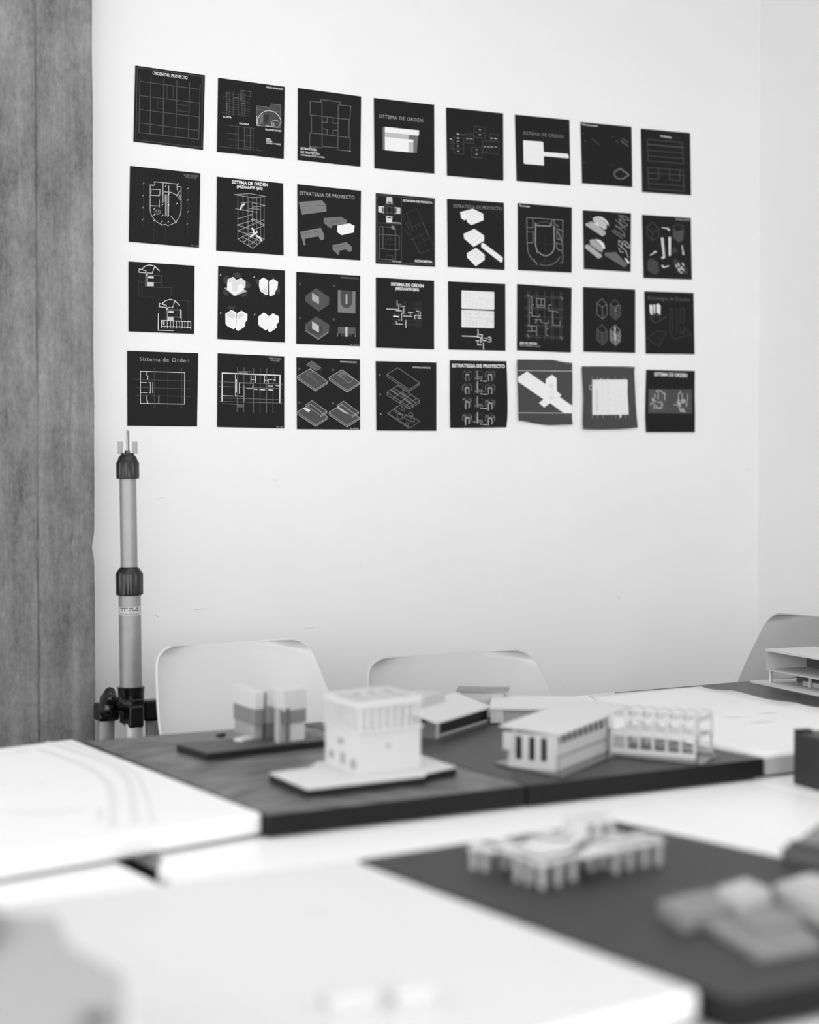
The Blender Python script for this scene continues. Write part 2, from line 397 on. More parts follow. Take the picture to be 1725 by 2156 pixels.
# ------------------------------------------------------------------ tripod stand
def stand():
    YS = 4.36
    top = ony(269, 1000, YS); bot = ony(276, 1450, YS); ax = (top - bot).normalized()
    foot = bot - ax * (bot.z / ax.z)
    def at(py):  # point on the axis at a picture row
        lo, hi = 0.0, 2.2
        for _ in range(40):
            m = (lo + hi) / 2; p = foot + ax * m; d = p - CAM; yy = CY - d.dot(UP) / d.dot(FW) * FPX
            if yy > py: lo = m
            else: hi = m
        return foot + ax * lo
    t = empty('tripod_stand', (foot.x, foot.y, 0), 'grey telescopic tripod stand with black collars beside the concrete pillar', 'stand')
    s = 4.62 / 3735
    a = ax.orthogonal().normalized(); b = ax.cross(a)
    def lathe(name, prof, m, n=48, ribs=0, amp=0, parent=t, r0=None):
        mb = MB(); rings = []
        for py, r, rb in prof:
            c = at(py); ring = []
            for k in range(n):
                th = 2 * PI * k / n; rr = r * s
                if rb and ribs: rr *= 1 + amp * (1 if math.cos(ribs * th) > .25 else 0)
                ring.append(c + a * (rr * math.cos(th)) + b * (rr * math.sin(th)))
            rings.append(ring)
        mb.loft(rings); return mb.build(name, m, parent, smooth=True, bevel=.0008 if ribs else 0)
    lathe('upper_tube', [(1205, 17.8, 0), (1000, 17.8, 0)], M_steel)
    lathe('lower_tube', [(1480, 23.6, 0), (1245, 23.4, 0)], M_steel)
    lathe('top_collar', [(1008, 20.5, 1), (1007, 22.5, 1), (975, 22.5, 1), (970, 21.5, 0), (962, 18.5, 0), (959, 15.5, 0), (956, 14, 0), (954, 14.5, 0)], M_plastic, 120, 12, .08)
    lathe('middle_collar', [(1253, 24, 1), (1251, 27, 1), (1208, 27.3, 1), (1203, 26, 0), (1196, 21, 0), (1193, 18.5, 0)], M_plastic, 120, 12, .07)
    lathe('hub', [(1520, 25, 0), (1450, 28.5, 0), (1446, 29, 0), (1445, 25.5, 0)], M_plastic)
    sp = lathe('spigot', [(956, 2.2, 0), (925, 2.0, 0), (905, 1.8, 0)], M_chrome, 12)
    lathe('nut', [(955, 6, 0), (948, 5.5, 0)], M_plastic, 6)
    MB().bar(at(956) + RV * .004, at(907) + RV * .004, .003).build('spigot_pin', M_chrome, t)
    for sx in (-1, 1):
        c = at(943) + RV * (sx * 15.5 * s)
        MB().prism([tuple((c + RV * x * s + FH * y * s).to_2d()) for x, y in ((-5, -4), (5.5, 1), (5.5, 4), (-5, -1))], at(955).z, at(930).z).build('wing', M_steel, t, bevel=.0008)
    # paper label round the lower tube with two short columns of print
    lb = lathe('label', [(1294, 23.75, 0), (1276, 23.75, 0)], mat('worn_label', 186, .6, .3))
    mb = MB()
    for col in (0, 1):
        for row in range(3):
            x = (-17 if col == 0 else 3)
            for k in range(6):
                if random.random() < .12: continue
                x0 = x + k * 2.8; z0 = 1290 - row * 4.6 if row else 1291.5
                h = 3 if row else 1.2
                pts = []
                for xx, zz in ((x0, z0), (x0 + 2.1, z0), (x0 + 2.1, z0 - h), (x0, z0 - h)):
                    c = at(zz); yy = math.sqrt(max(1, 23.95 ** 2 - xx ** 2)); pts.append(c + RV * (xx * s) - FH * (yy * s))
                mb.face(pts)
    mb.build('label_print', mat('label_ink', 70, .6, .3), lb)
    # folded legs under hinged black brackets
    def P(px, py, dy): return ony(px, py, YS + dy)
    for i, (pt, pb, w, dy) in enumerate((((223, 1515), (224, 1552), 18.5, -.02), ((281, 1523), (283, 1552), 18.5, -.10), ((322, 1515), (324, 1552), 17, .03))):
        p0 = P(pt[0], pt[1], dy); d = Vector((0, 0, -1)); out = Vector(((-.10, .0, .09)[i], (-.03, -.13, .02)[i], 0))
        p1 = Vector((p0.x + out.x * .25, p0.y + out.y * .25, .012))
        lg = MB().tube(p0, p1, w * s, w * s, 20).build('leg', mat('leg_aluminium', (140, 188, 120)[i] if i == 1 else 140, .4, .5, metal=.3) if i != 1 else mat('bright_leg', 190, .35, .5, metal=.3), t, smooth=True)
        MB().tube((p1.x, p1.y, 0), (p1.x, p1.y, .035), .026, .024, 18).build('foot', M_plastic, lg, smooth=True)
    q = MB(); c = P(281, 1508, -.10); q.box(c, (.040, .05, .055)); q.build('bracket', M_plastic, t, bevel=.006, seg=3)
    q = MB(); q.prism([tuple(v) for v in [(P(258, 1500, -.06)).to_2d(), (P(304, 1500, -.06)).to_2d(), P(300, 1500, .0).to_2d(), P(262, 1500, .0).to_2d()]], zat(c, 1524), zat(c, 1478)); q.build('hinge_plate', M_plastic, t, bevel=.004)
    q = MB(); c = P(224, 1498, -.03); q.box((c.x, c.y, c.z), (.056, .05, .046)); q.build('bracket', M_plastic, t, bevel=.008, seg=3)
    q = MB(); c = P(320, 1494, .03); q.box((c.x, c.y, c.z), (.06, .05, .056)); q.build('bracket', M_plastic, t, bevel=.008, seg=3)
    # star knob: lobed disc on a short shaft, tipped towards the left
    c = P(231, 1480, -.07); ax2 = (RV * -.86 - FH * .42 + ZV * .28).normalized(); u = ax2.orthogonal().normalized(); v = ax2.cross(u)
    mb = MB(); rings = []
    for h, r, lob in ((-.014, .012, 0), (-.010, .026, 1), (-.002, .035, 1), (.010, .036, 1), (.018, .030, 1), (.021, .008, 0)):
        rings.append([c + ax2 * h + u * (r * (1 + .12 * lob * math.cos(5 * th)) * math.cos(th)) + v * (r * (1 + .12 * lob * math.cos(5 * th)) * math.sin(th)) for th in [2 * PI * k / 60 for k in range(60)]])
    mb.loft(rings); kn = mb.build('knob', M_plastic, t, smooth=True)
    MB().tube(c, c - ax2 * .055, .013, .017, 20).build('shaft', M_plastic, kn, smooth=True)
    MB().tube(c - ax2 * .016, c - ax2 * .026, .020, .020, 24).build('washer', M_plastic, kn, smooth=True)
stand()

# ------------------------------------------------------------------ models on the boards
def pz(pts, z): return [tuple(Z(x, y, z).to_2d()) for x, y in pts]
def para(n, r, l, z):
    n, r, l = Z(*n, z), Z(*r, z), Z(*l, z); return [tuple(v.to_2d()) for v in (n, r, r + l - n, l)]
def lerp(p, q, t): return (p[0] + (q[0] - p[0]) * t, p[1] + (q[1] - p[1]) * t)
def quad_at(q, u, v):
    a = lerp(q[0], q[1], u); b = lerp(q[3], q[2], u); return lerp(a, b, v)
def sub(q, u0, u1, v0, v1): return [quad_at(q, u0, v0), quad_at(q, u1, v0), quad_at(q, u1, v1), quad_at(q, u0, v1)]

# 1: grey and white stepped block model on a dark base (behind, left)
def model_blocks():
    zb = ZB + .016
    base = para((436, 1586), (700, 1556), (371, 1567), zb)
    t = empty('building_model', Z(540, 1570), 'grey and white block model on a dark base, in front of the left chair', 'model', 'architectural models on the boards')
    MB().prism(base, ZB + .0003, zb - .001).build('base_slab', M_black, t, bevel=.001)
    MB().prism(sub(base, .005, .995, .005, .995), zb - .001, zb).build('base_top', mat('dark_base_top', 72, .5, .4), t)
    for near, right, left, hs in (((537, 1558), (556, 1555), (492, 1541), (0, .030, .064, .103)), ((598, 1564), (645, 1556), (583, 1558), (0, .038, .066, .110))):
        q = para(near, right, left, zb)
        if near[0] == 598: q = para(near, right, (574, 1554), zb)
        MB().prism(sub(q, .04, .96, .04, .96), zb, zb + hs[1]).build('lower_storey', M_card3 if near[0] == 537 else M_card, t)
        MB().prism(sub(q, .0, 1, .0, 1), zb + hs[1], zb + hs[2]).build('middle_storey', mat('grey_glazing', 132, .35, .5), t)
        MB().prism(sub(q, -.01, 1.01, -.01, 1.01), zb + hs[2], zb + hs[3]).build('upper_storey', M_card, t, bevel=.001)
    q = para((560, 1556), (598, 1553), (548, 1549), zb)
    MB().prism(q, zb, zb + .034).build('lower_storey', M_cardd, t)
    MB().prism(q, zb + .034, zb + .070).build('middle_storey', mat('grey_glazing', 132, .35, .5), t)
    MB().prism(sub(q, .1, .9, .1, .9), zb + .070, zb + .098).build('upper_storey', M_card2, t)
    for x in (586, 604):
        c = Z(x, 1563, zb); MB().box((c.x, c.y, zb + .036), (.006, .012, .072), .5).build('fin', M_cardd if x == 604 else M_card3, t)
    c = Z(514, 1558, zb); MB().box((c.x, c.y, zb + .003), (.045, .02, .006), .5).build('porch_slab', M_card, t)
    c = Z(466, 1552, zb); MB().box((c.x, c.y, zb + .004), (.02, .012, .008), .5).build('bench', M_black, t)
model_blocks()

# 2: white cubic building with a colonnaded top floor
def model_cube():
    t = empty('building_model', Z(760, 1640), 'white cubic model with a colonnaded top floor on a white and black base', 'model', 'architectural models on the boards')
    zs, zb = ZB + .016, ZB + .0185
    base = pz([(567, 1627), (648, 1661), (895, 1633), (899, 1627), (961, 1614), (889, 1590), (668, 1603), (652, 1616)], zb)
    MB().prism(base, zs, zb).build('white_base', M_card, t, bevel=.0006)
    c = Vector((sum(p[0] for p in base) / 8, sum(p[1] for p in base) / 8)); low = [tuple(c + (Vector(p) - c) * .9995) for p in base]
    MB().prism(low, ZB + .0003, zs).build('black_base', M_black, t)
    q = para((755, 1634), (886, 1615), (685, 1607), zb)
    n = Vector(q[0] + (0,)); hW = zat(n, 1547) - zb; hT = zat(n, 1479) - zb
    MB().prism(q, zb, zb + hW).build('walls', M_card, t, bevel=.0005)
    # windows: grey boxes painted as the shade of openings in the two seen faces (q0-q3 is the left face, q0-q1 the right face)
    def win(face, u, w, z0, z1):
        a, b = (Vector(q[0]), Vector(q[3])) if face == 'l' else (Vector(q[0]), Vector(q[1]))
        d = (b - a).normalized(); nn = Vector((d.y, -d.x)); cc = (Vector(q[0]) + Vector(q[2])) / 2
        if (a + nn - cc).length < (a - nn - cc).length: nn = -nn
        p = a + (b - a) * u; L = (b - a).length
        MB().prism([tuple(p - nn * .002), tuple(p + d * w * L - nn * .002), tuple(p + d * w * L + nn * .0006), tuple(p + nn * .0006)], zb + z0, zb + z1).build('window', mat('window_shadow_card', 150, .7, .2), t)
    win('l', .08, .14, .010, .028); win('l', .40, .12, .012, .034); win('l', .74, .12, .016, .030); win('l', .44, .16, .050, .060)
    win('r', .45, .05, .046, .054)
    MB().prism(sub(q, -.02, 1.02, -.03, 1.03), zb + hW, zb + hW + .004).build('upper_floor', M_card, t)
    for face in range(4):
        a, b = Vector(q[face]), Vector(q[(face + 1) % 4]); n_ = 8 if face % 2 == 0 else 6
        for k in range(n_):
            p = a + (b - a) * ((k + .15) / (n_ - .0)); c3 = (Vector(q[0]) + Vector(q[2])) / 2; p = c3 + (p - c3) * .97
            MB().box((p.x, p.y, zb + (hW + .004 + hT - .012) / 2), (.0055, .0055, hT - .012 - hW - .004), .1).build('column', M_card, t)
    # perimeter beam as four bars and a solid core
    zt = zb + hT - .006
    mb = MB()
    for i in range(4): mb.bar(Vector(q[i] + (zt,)), Vector(q[(i + 1) % 4] + (zt,)), .007, .012)
    mb.build('roof_beam', M_card, t)
    MB().prism(sub(q, .28, .9, .35, .9), zb + hW + .004, zb + hT - .012).build('core_walls', M_card, t)
    mb = MB()
    for k in range(1, 4):
        mb.bar(Vector(quad_at(q, k / 4, 0) + (zt,)), Vector(quad_at(q, k / 4, 1) + (zt,)), .004, .008)
    mb.build('roof_joists', M_card, t)
model_cube()

# 3: two long low wings meeting at an angle (behind)
def model_wings():
    t = empty('building_model', Z(1000, 1530), 'low grey model of two long wings under pale roofs, behind the white cubic model', 'model', 'architectural models on the boards')
    zb = ZB + .003
    a, b = Z(921, 1554, zb), Z(1031, 1519, zb); d = (b - a).normalized(); nrm = Vector((-d.y, d.x, 0)); nrm = nrm if nrm.x < 0 or nrm.y > 0 else -nrm
    if (a + nrm - CAM).length < (a - CAM).length: nrm = -nrm
    w = .085
    def rect(a, b, n, w, z): return [tuple(v.to_2d()) for v in (a, b, b + n * w, a + n * w)]
    L = rect(a, b, nrm, w, 0)
    MB().prism(sub(L, -.03, 1.0, -.08, 1.1), ZB + .0003, zb).build('base_sheet', M_cardd, t)
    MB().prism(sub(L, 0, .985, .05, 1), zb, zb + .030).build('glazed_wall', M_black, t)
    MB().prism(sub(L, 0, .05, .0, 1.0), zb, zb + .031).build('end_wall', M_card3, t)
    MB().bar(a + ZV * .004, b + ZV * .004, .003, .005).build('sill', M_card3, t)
    # mono-pitch roof rising away from the glazed side
    def roof(q, z0, z1, th, name, m):
        mb = MB(); lo = [(q[0], z0), (q[1], z0), (q[2], z1), (q[3], z1)]
        A = [mb.bm.verts.new((p[0], p[1], z)) for p, z in lo]; B = [mb.bm.verts.new((p[0], p[1], z + th)) for p, z in lo]
        mb.bm.faces.new(A[::-1]); mb.bm.faces.new(B)
        for i in range(4): mb.bm.faces.new((A[i], A[(i + 1) % 4], B[(i + 1) % 4], B[i]))
        return mb.build(name, m, t)
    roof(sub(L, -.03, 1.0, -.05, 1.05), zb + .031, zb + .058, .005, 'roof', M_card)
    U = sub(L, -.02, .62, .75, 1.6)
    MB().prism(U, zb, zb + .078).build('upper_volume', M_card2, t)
    # right wing
    c0, c1 = Z(1033, 1522, zb), Z(1160, 1524, zb); dr = (c1 - c0).normalized(); nr = Vector((-dr.y, dr.x, 0))
    if (c0 + nr - CAM).length < (c0 - CAM).length: nr = -nr
    Rr = rect(c0, c1 + dr * .08, nr, .10, 0)
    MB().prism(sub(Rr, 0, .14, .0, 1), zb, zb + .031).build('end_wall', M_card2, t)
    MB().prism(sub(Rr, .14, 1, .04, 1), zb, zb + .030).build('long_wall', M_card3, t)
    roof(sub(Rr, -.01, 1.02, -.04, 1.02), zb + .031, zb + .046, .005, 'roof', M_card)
    R2 = sub(Rr, -.35, .12, .9, 1.5)
    MB().prism(R2, zb, zb + .060).build('rear_volume', M_card2, t)
    MB().prism(sub(R2, -.1, 1.1, -.1, 1.1), zb + .060, zb + .065).build('rear_roof', mat('roof_grey', 140, .6, .3), t)
model_wings()

# 4: flat-roofed pavilion joined to an open stick frame, on a clear sheet
def model_frame():
    t = empty('building_model', Z(1250, 1610), 'white flat-roofed pavilion model joined to an open stick frame, on the plain dark board', 'model', 'architectural models on the boards')
    zb = ZB + .003
    sh = pz([(1040, 1606), (1184, 1637), (1296, 1590), (1478, 1610), (1512, 1590), (1290, 1540)], zb)
    MB().prism(sh, ZB + .0003, zb).build('base_sheet', mat('smoky_base', 56, .15, .5), t)
    N, Rt, Lf = (1172, 1624), (1283, 1579), (1071, 1614)
    q = para(N, Rt, Lf, zb); n = Vector(q[0] + (0,)); hT = zat(n, 1550) - zb
    # four seen faces built as walls round a dark inside; front wall (q0-q3) has three tall windows
    a, b = Vector(q[0] + (0,)), Vector(q[3] + (0,)); d = (b - a); L = d.length; d.normalize(); inn = (Vector(q[1] + (0,)) - a).normalized()
    def wallpiece(u0, u1, z0, z1, name='front_wall', m=M_card2, out=0.0, th=.005):
        p0, p1 = a + d * (u0 * L) - inn * out, a + d * (u1 * L) - inn * out
        MB().prism([tuple(v.to_2d()) for v in (p0, p1, p1 + inn * (th + out), p0 + inn * (th + out))], zb + z0, zb + z1).build(name, m, t)
    us = [0, .20, .33, .45, .58, .72, .86, 1.0]
    for i in range(0, 7, 2): wallpiece(us[i], us[i + 1], .016, hT - .006, 'front_pier')
    wallpiece(0, 1, 0, .016); wallpiece(0, 1, hT - .006, hT, 'lintel')
    wallpiece(.9, 1.10, .034, hT, 'oriel', M_card2, .004)
    wallpiece(-.02, .04, .03, hT, 'corner_post', M_card2, .003)
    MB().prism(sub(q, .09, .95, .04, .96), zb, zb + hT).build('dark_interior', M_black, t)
    # long side wall with recessed bands
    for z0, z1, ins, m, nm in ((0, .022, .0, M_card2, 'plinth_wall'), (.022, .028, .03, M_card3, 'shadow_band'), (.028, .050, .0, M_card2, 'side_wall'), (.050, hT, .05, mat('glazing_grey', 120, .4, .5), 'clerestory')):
        MB().prism(sub(q, .05, 1.0, ins, .03 + ins), zb + z0, zb + z1).build(nm, m, t)
    for i in range(9):
        c = quad_at(q, .1 + i * .1, 0.02); MB().box((c[0], c[1], zb + (.05 + hT) / 2), (.003, .003, hT - .05), .3).build('mullion', M_card, t)
    MB().prism(sub(q, .97, 1.0, 0, 1), zb, zb + hT).build('rear_wall', M_card2, t)
    MB().prism(sub(q, 0.05, 1.0, .965, 1.0), zb, zb + hT).build('far_side_wall', M_card2, t)
    zr = zb + hT
    n_, r_, l_ = Z(1181, 1550, zr), Z(1334, 1489, zr), Z(1051, 1531, zr)
    MB().prism([tuple(v.to_2d()) for v in (n_, r_, r_ + (l_ - n_), l_)], zr, zr + .004).build('roof', M_card, t, bevel=.0006)
    # stick frame
    A, B, C = Z(1289, 1583, zb), Z(1463, 1598, zb), Z(1497, 1585, zb); dep = (C - B) * 1.05
    ht = zat(Vector((B.x, B.y, 0)), 1510) - zb; hm = zat(Vector((B.x, B.y, 0)), 1556) - zb
    n = 7
    for k in range(n):
        u = k / (n - 1); p = A + (B - A) * u
        for off in (0, 1):
            g = p + dep * off; MB().box((g.x, g.y, zb + ht / 2), (.0045, .0045, ht), .2).build('frame_post', M_card, t)
        MB().bar(p + ZV * (ht - .012), p + dep + ZV * (ht - .012), .004).build('cross_beam', M_card, t)
        MB().bar(p + ZV * hm, p + dep + ZV * hm, .004).build('cross_beam', M_card, t)
        MB().bar(p + ZV * (ht - .002), p + dep * .5 + ZV * (ht + .008), .003).build('rafter', M_card, t)
        MB().bar(p + dep + ZV * (ht - .002), p + dep * .5 + ZV * (ht + .008), .003).build('rafter', M_card, t)
    for off in (0, 1):
        p0, p1 = A + dep * off, B + dep * off
        for h, w, nm in ((.005, .010, 'sill_beam'), (hm, .010, 'floor_beam'), (ht - .012, .006, 'top_beam')):
            MB().bar(p0 + ZV * h, p1 + ZV * h, .004, w).build(nm, M_card, t)
    MB().prism([tuple(v.to_2d()) for v in (A + (B - A) * .03, A + (B - A) * .97, A + (B - A) * .97 + dep * .95, A + (B - A) * .03 + dep * .95)], zb + hm + .004, zb + hm + .007).build('floor_plate', M_card, t)
    fr = ht - .006
    MB().bar(B + ZV * fr, B + dep + ZV * fr, .005).build('end_beam', M_card, t)
model_frame()

# 5: white model on many columns (near dark board)
def model_columns():
    t = empty('building_model', Z(1180, 1840), 'white model raised on many slim columns, on the near dark board', 'model', 'architectural models on the boards')
    zd = ZB + .036
    def zz(pts): return [tuple(Z(x, y, zd + .006).to_2d()) for x, y in pts]
    decks = [[(986, 1779), (1040, 1789), (1120, 1770), (1066, 1762)], [(1070, 1784), (1138, 1818), (1216, 1796), (1240, 1772), (1195, 1748), (1100, 1762)],
             [(1196, 1794), (1230, 1800), (1398, 1766), (1388, 1757), (1345, 1752), (1300, 1764), (1224, 1772)]]
    for dk in decks: MB().prism(zz(dk), zd, zd + .006).build('deck', M_card, t, bevel=.0006)
    cols = [(998, 1833), (1022, 1837), (1066, 1831), (1091, 1857), (1115, 1864), (1142, 1873), (1175, 1866), (1206, 1857), (1244, 1835), (1270, 1831), (1297, 1840), (1326, 1833), (1357, 1828), (1386, 1824), (1120, 1822), (1180, 1830), (1230, 1822), (1310, 1815), (1160, 1806)]
    for x, y in cols:
        p = Z(x, y - 3); MB().tube((p.x, p.y, ZB + .0002), (p.x, p.y, zd + .001), .0050, .0062, 10).build('column', mat('column_card', 182, .7, .3), t, smooth=True)
    # beams under the decks that carry the outer columns
    for a, b in (((998, 1830), (1022, 1834)), ((1022, 1834), (1091, 1854)), ((1091, 1854), (1142, 1870)), ((1142, 1870), (1206, 1854)), ((1206, 1854), (1244, 1832)), ((1244, 1832), (1297, 1837)), ((1297, 1837), (1386, 1821)), ((1120, 1819), (1180, 1827)), ((1180, 1827), (1310, 1812)), ((1160, 1803), (1120, 1819)), ((1066, 1828), (1120, 1819))):
        p, q = Z(*a), Z(*b); MB().bar((p.x, p.y, zd + .003), (q.x, q.y, zd + .003), .012, .006).build('beam', M_card, t)
    zt = zd + .006
    p0, p1, p2 = Z(1212, 1768, zt), Z(1287, 1762, zt), Z(1190, 1757, zt)
    q = [tuple(v.to_2d()) for v in (p0, p1, p1 + p2 - p0, p2)]
    for u, v in ((0, 0), (.3, 0), (.62, 0), (1, 0), (0, 1), (.5, 1), (1, 1)):
        c = quad_at(q, u, v); MB().box((c[0], c[1], zt + .014), (.005, .005, .028), .2).build('pavilion_post', M_card, t)
    mb = MB()
    for i in range(4): mb.bar(Vector(q[i] + (zt + .026,)), Vector(q[(i + 1) % 4] + (zt + .026,)), .005, .008)
    mb.build('pavilion_beam', M_card, t)
    MB().prism(sub(q, 0, .3, 0, 1), zt, zt + .026).build('pavilion_room', M_card, t)
    MB().prism(sub(q, .62, .72, 0, .6), zt, zt + .012).build('pavilion_wall', M_card, t)
model_columns()

# 6 / 7: heavily blurred grey blocks on the near dark board
def model_grey():
    t = empty('building_model', Z(1530, 1960), 'mid grey stepped block model, out of focus on the near dark board', 'model', 'architectural models on the boards')
    top = lambda pts, h: [tuple(Z(x, y, ZB + h).to_2d()) for x, y in pts]
    m1, m2 = mat('warm_grey_card', 130, .7, .3), mat('light_grey_card', 178, .7, .3)
    MB().prism(top([(1478, 1936), (1600, 2008), (1730, 1984), (1700, 1955), (1590, 1905)], .012), ZB + .0003, ZB + .012).build('plinth', m1, t, bevel=.001)
    MB().prism(top([(1386, 1895), (1440, 1930), (1560, 1905), (1500, 1868)], .022), ZB + .0003, ZB + .022).build('low_wing', m1, t, bevel=.001)
    MB().prism(top([(1510, 1868), (1560, 1890), (1625, 1872), (1570, 1848)], .036), ZB + .012, ZB + .036).build('tower_block', m2, t, bevel=.001)
    MB().prism(top([(1540, 1925), (1600, 1955), (1690, 1935), (1625, 1905)], .020), ZB + .012, ZB + .020).build('step_block', m1, t, bevel=.001)
    t = empty('building_model', Z(1740, 1925), 'pale grey bar-shaped block model cut by the right edge, on the near dark board', 'model', 'architectural models on the boards')
    MB().prism(top([(1630, 1862), (1760, 1915), (1900, 1890), (1700, 1838)], .034), ZB + .0003, ZB + .034).build('long_block', m2, t, bevel=.001)
    MB().prism(top([(1662, 1855), (1765, 1890), (1860, 1875), (1710, 1838)], .040), ZB + .034, ZB + .040).build('roof_slab', m2, t, bevel=.001)
model_grey()

# 8: big pale stepped box close to the camera, bottom left
def big_box():
    t = empty('model_box', onz(60, 2250, ZB), 'large pale grey stepped box, very blurred, in the bottom left corner', 'model')
    m = mat('pale_grey_foam', 168, .7, .3); z1 = .885
    top = lambda pts, h: [tuple(onz(x, y, h).to_2d()) for x, y in pts]
    MB().prism(top([(-260, 1925), (118, 1925), (150, 1990), (262, 2050), (262, 2175), (-300, 2240)], z1), ZB + .0003, z1).build('body', m, t, bevel=.002)
    MB().prism(top([(-260, 1905), (-25, 1905), (15, 1935), (-40, 2000), (-260, 2010)], z1 + .01), z1, z1 + .012).build('raised_roof', mat('grey_foam', 140, .7, .3), t)
    MB().prism(top([(170, 2135), (225, 2128), (235, 2150), (180, 2165)], z1 + .004), z1, z1 + .005).build('roof_hatch', M_cardd, t)
big_box()

# 9: two small white blocks on the foreground white board
for (x, y, w, lb) in ((738, 2128, .055, 'left of the two small blurred white blocks on the foreground board'), (868, 2116, .045, 'right of the two small blurred white blocks on the foreground board')):
    p = onz(x, y, ZB)
    t = empty('white_block', (p.x, p.y, ZB), lb, 'model', 'small white blocks on the foreground board')
    MB().box((p.x, p.y, ZB + .0113), (w, .022, .022), -.15).build('block', mat('bright_white_card', 208, .6, .3), t, bevel=.001)
    MB().box((p.x + .004, p.y + .028, ZB + .0053), (w * .8, .03, .010), -.15).build('step', mat('bright_white_card', 208, .6, .3), t, bevel=.001)

# 10: two-level shelf-like model on the far right dark board
def shelf_model():
    t = empty('building_model', Z(1690, 1440), 'white two-level open model on a white base, in front of the corner chair', 'model', 'architectural models on the boards')
    zb = ZB + .006
    n, r = Z(1580, 1433, zb), Z(1725, 1462, zb); d = (r - n).normalized(); bk = Vector((-d.y, d.x, 0))
    if (n + bk - CAM).length < (n - CAM).length: bk = -bk
    B = [tuple(v.to_2d()) for v in (n, n + d * .62, n + d * .62 + bk * .26, n + bk * .26)]
    MB().prism(B, ZB + .0003, zb).build('base', M_card, t)
    o = Z(1614, 1437, zb); W_ = .30; D_ = .16
    q = [tuple(v.to_2d()) for v in (o, o + d * W_, o + d * W_ + bk * D_, o + bk * D_)]
    h1 = zat(o, 1411) - zb; h2 = zat(o, 1369) - zb
    MB().prism(q, zb + h1, zb + h1 + .004).build('upper_floor', M_card2, t)
    MB().prism(sub(q, -.01, 1.01, -.02, 1.02), zb + h2 - .002, zb + h2 + .004).build('roof', M_card, t)
    MB().prism(sub(q, 0, .015, .0, .8), zb + h1 + .004, zb + h2 - .002).build('side_wall', M_card2, t)
    for u0, u1, m in ((.0, .34, M_cardd), (.34, .62, M_card2), (.62, 1, M_black)):
        MB().prism(sub(q, u0, u1, .82 if m is not M_card2 else .7, .86), zb + h1 + .004, zb + h2 - .002).build('back_wall', m, t)
    MB().prism(sub(q, .05, .5, .55, .6), zb, zb + h1).build('ground_wall', M_cardd, t)
    for u, v in ((.03, .05), (.45, .3), (.97, .05), (.03, .95), (.97, .95)):
        c = quad_at(q, u, v); MB().box((c[0], c[1], zb + h1 / 2), (.010, .006, h1), .3).build('post', M_card, t)
    MB().prism(sub(q, .3, 1.05, .35, .9), zb, zb + .012).build('ramp', M_card2, t)
shelf_model()

# 11: dark box standing on the middle table at the right edge
def dark_box():
    zk = ZK
    a = onz(1671, 1650, zk); b = onz(1760, 1676, zk); d = (b - a).normalized(); bk = Vector((-d.y, d.x, 0))
    if bk.x < 0: bk = -bk
    t = empty('model_box', (a.x, a.y, zk), 'tall dark grey box at the right edge in front of the white board', 'box')
    h = zat(a, 1541)
    q = [tuple(v.to_2d()) for v in (a, a + d * .26, a + d * .26 + bk * .16, a + bk * .16)]
    MB().prism(q, zk + .0003, h - .004).build('body', mat('charcoal_board', 46, .55, .4), t, bevel=.001)
    MB().prism(sub(q, .0, 1, 0, 1), h - .004, h).build('lid', mat('charcoal_lid', 60, .5, .4), t, bevel=.001)
    MB().prism(sub(q, .0, .08, .0, .2), h, h + .006).build('corner_post', M_black, t)
dark_box()

# 12: grey wedge on a dark stepped base, right edge
def wedge():
    t = empty('building_model', Z(1720, 1800), 'grey sloping model on a dark base at the right edge, behind the pale bar-shaped block', 'model', 'architectural models on the boards')
    z0 = ZB + .0003
    n, l = Z(1645, 1812), Z(1640, 1795); d = (Z(1780, 1842) - n).normalized(); bk = Vector((-d.y, d.x, 0)); bk = bk if bk.x > 0 else -bk
    def R(u0, u1, v0, v1): return [tuple((n + d * u + bk * v).to_2d()) for u, v in ((u0, v0), (u1, v0), (u1, v1), (u0, v1))]
    MB().prism(R(0, .30, 0, .16), z0, z0 + .020).build('base_slab', M_cardd, t, bevel=.001)
    MB().prism(R(.008, .30, .006, .16), z0 + .020, z0 + .030).build('base_step', mat('dark_step', 80, .6, .4), t, bevel=.001)
    mb = MB(); zt = z0 + .030
    A = [Vector(p + (zt,)) for p in R(.014, .24, .02, .15)]
    h = .17; E = [A[1] + ZV * h, A[2] + ZV * h]
    for f in ((A[0], A[1], E[0]), (A[3], E[1], A[2]), (A[1], A[2], E[1], E[0]), (A[0], E[0], E[1], A[3]), (A[0], A[3], A[2], A[1])): mb.face(f)
    bmesh.ops.remove_doubles(mb.bm, verts=mb.bm.verts, dist=1e-5)
    mb.build('sloping_roof', mat('mid_grey_slope', 140, .6, .3), t)
wedge()

# ------------------------------------------------------------------ the 32 printed sheets
PM = {}
def ink(g):
    if g >= 200: g -= 8
    if 44 < g < 200: g = int(40 + (g - 40) * 1.14)
    if g not in PM: PM[g] = mat('print_ink_%d' % g, g, .6, .3)
    return PM[g]
def text_mesh(s, bold):
    c = bpy.data.curves.new('t', 'FONT'); c.body = s; c.size = 1; c.offset = bold; c.resolution_u = 2
    if bold < 0.005: c.space_character = 1.12
    o = bpy.data.objects.new('t', c); COL.objects.link(o); bpy.context.view_layer.update()
    me = o.evaluated_get(bpy.context.evaluated_depsgraph_get()).to_mesh()
    vs = [(v.co.x, v.co.y) for v in me.vertices]; fs = [tuple(p.vertices) for p in me.polygons]
    o.evaluated_get(bpy.context.evaluated_depsgraph_get()).to_mesh_clear()
    bpy.data.objects.remove(o); bpy.data.curves.remove(c)
    return vs, fs
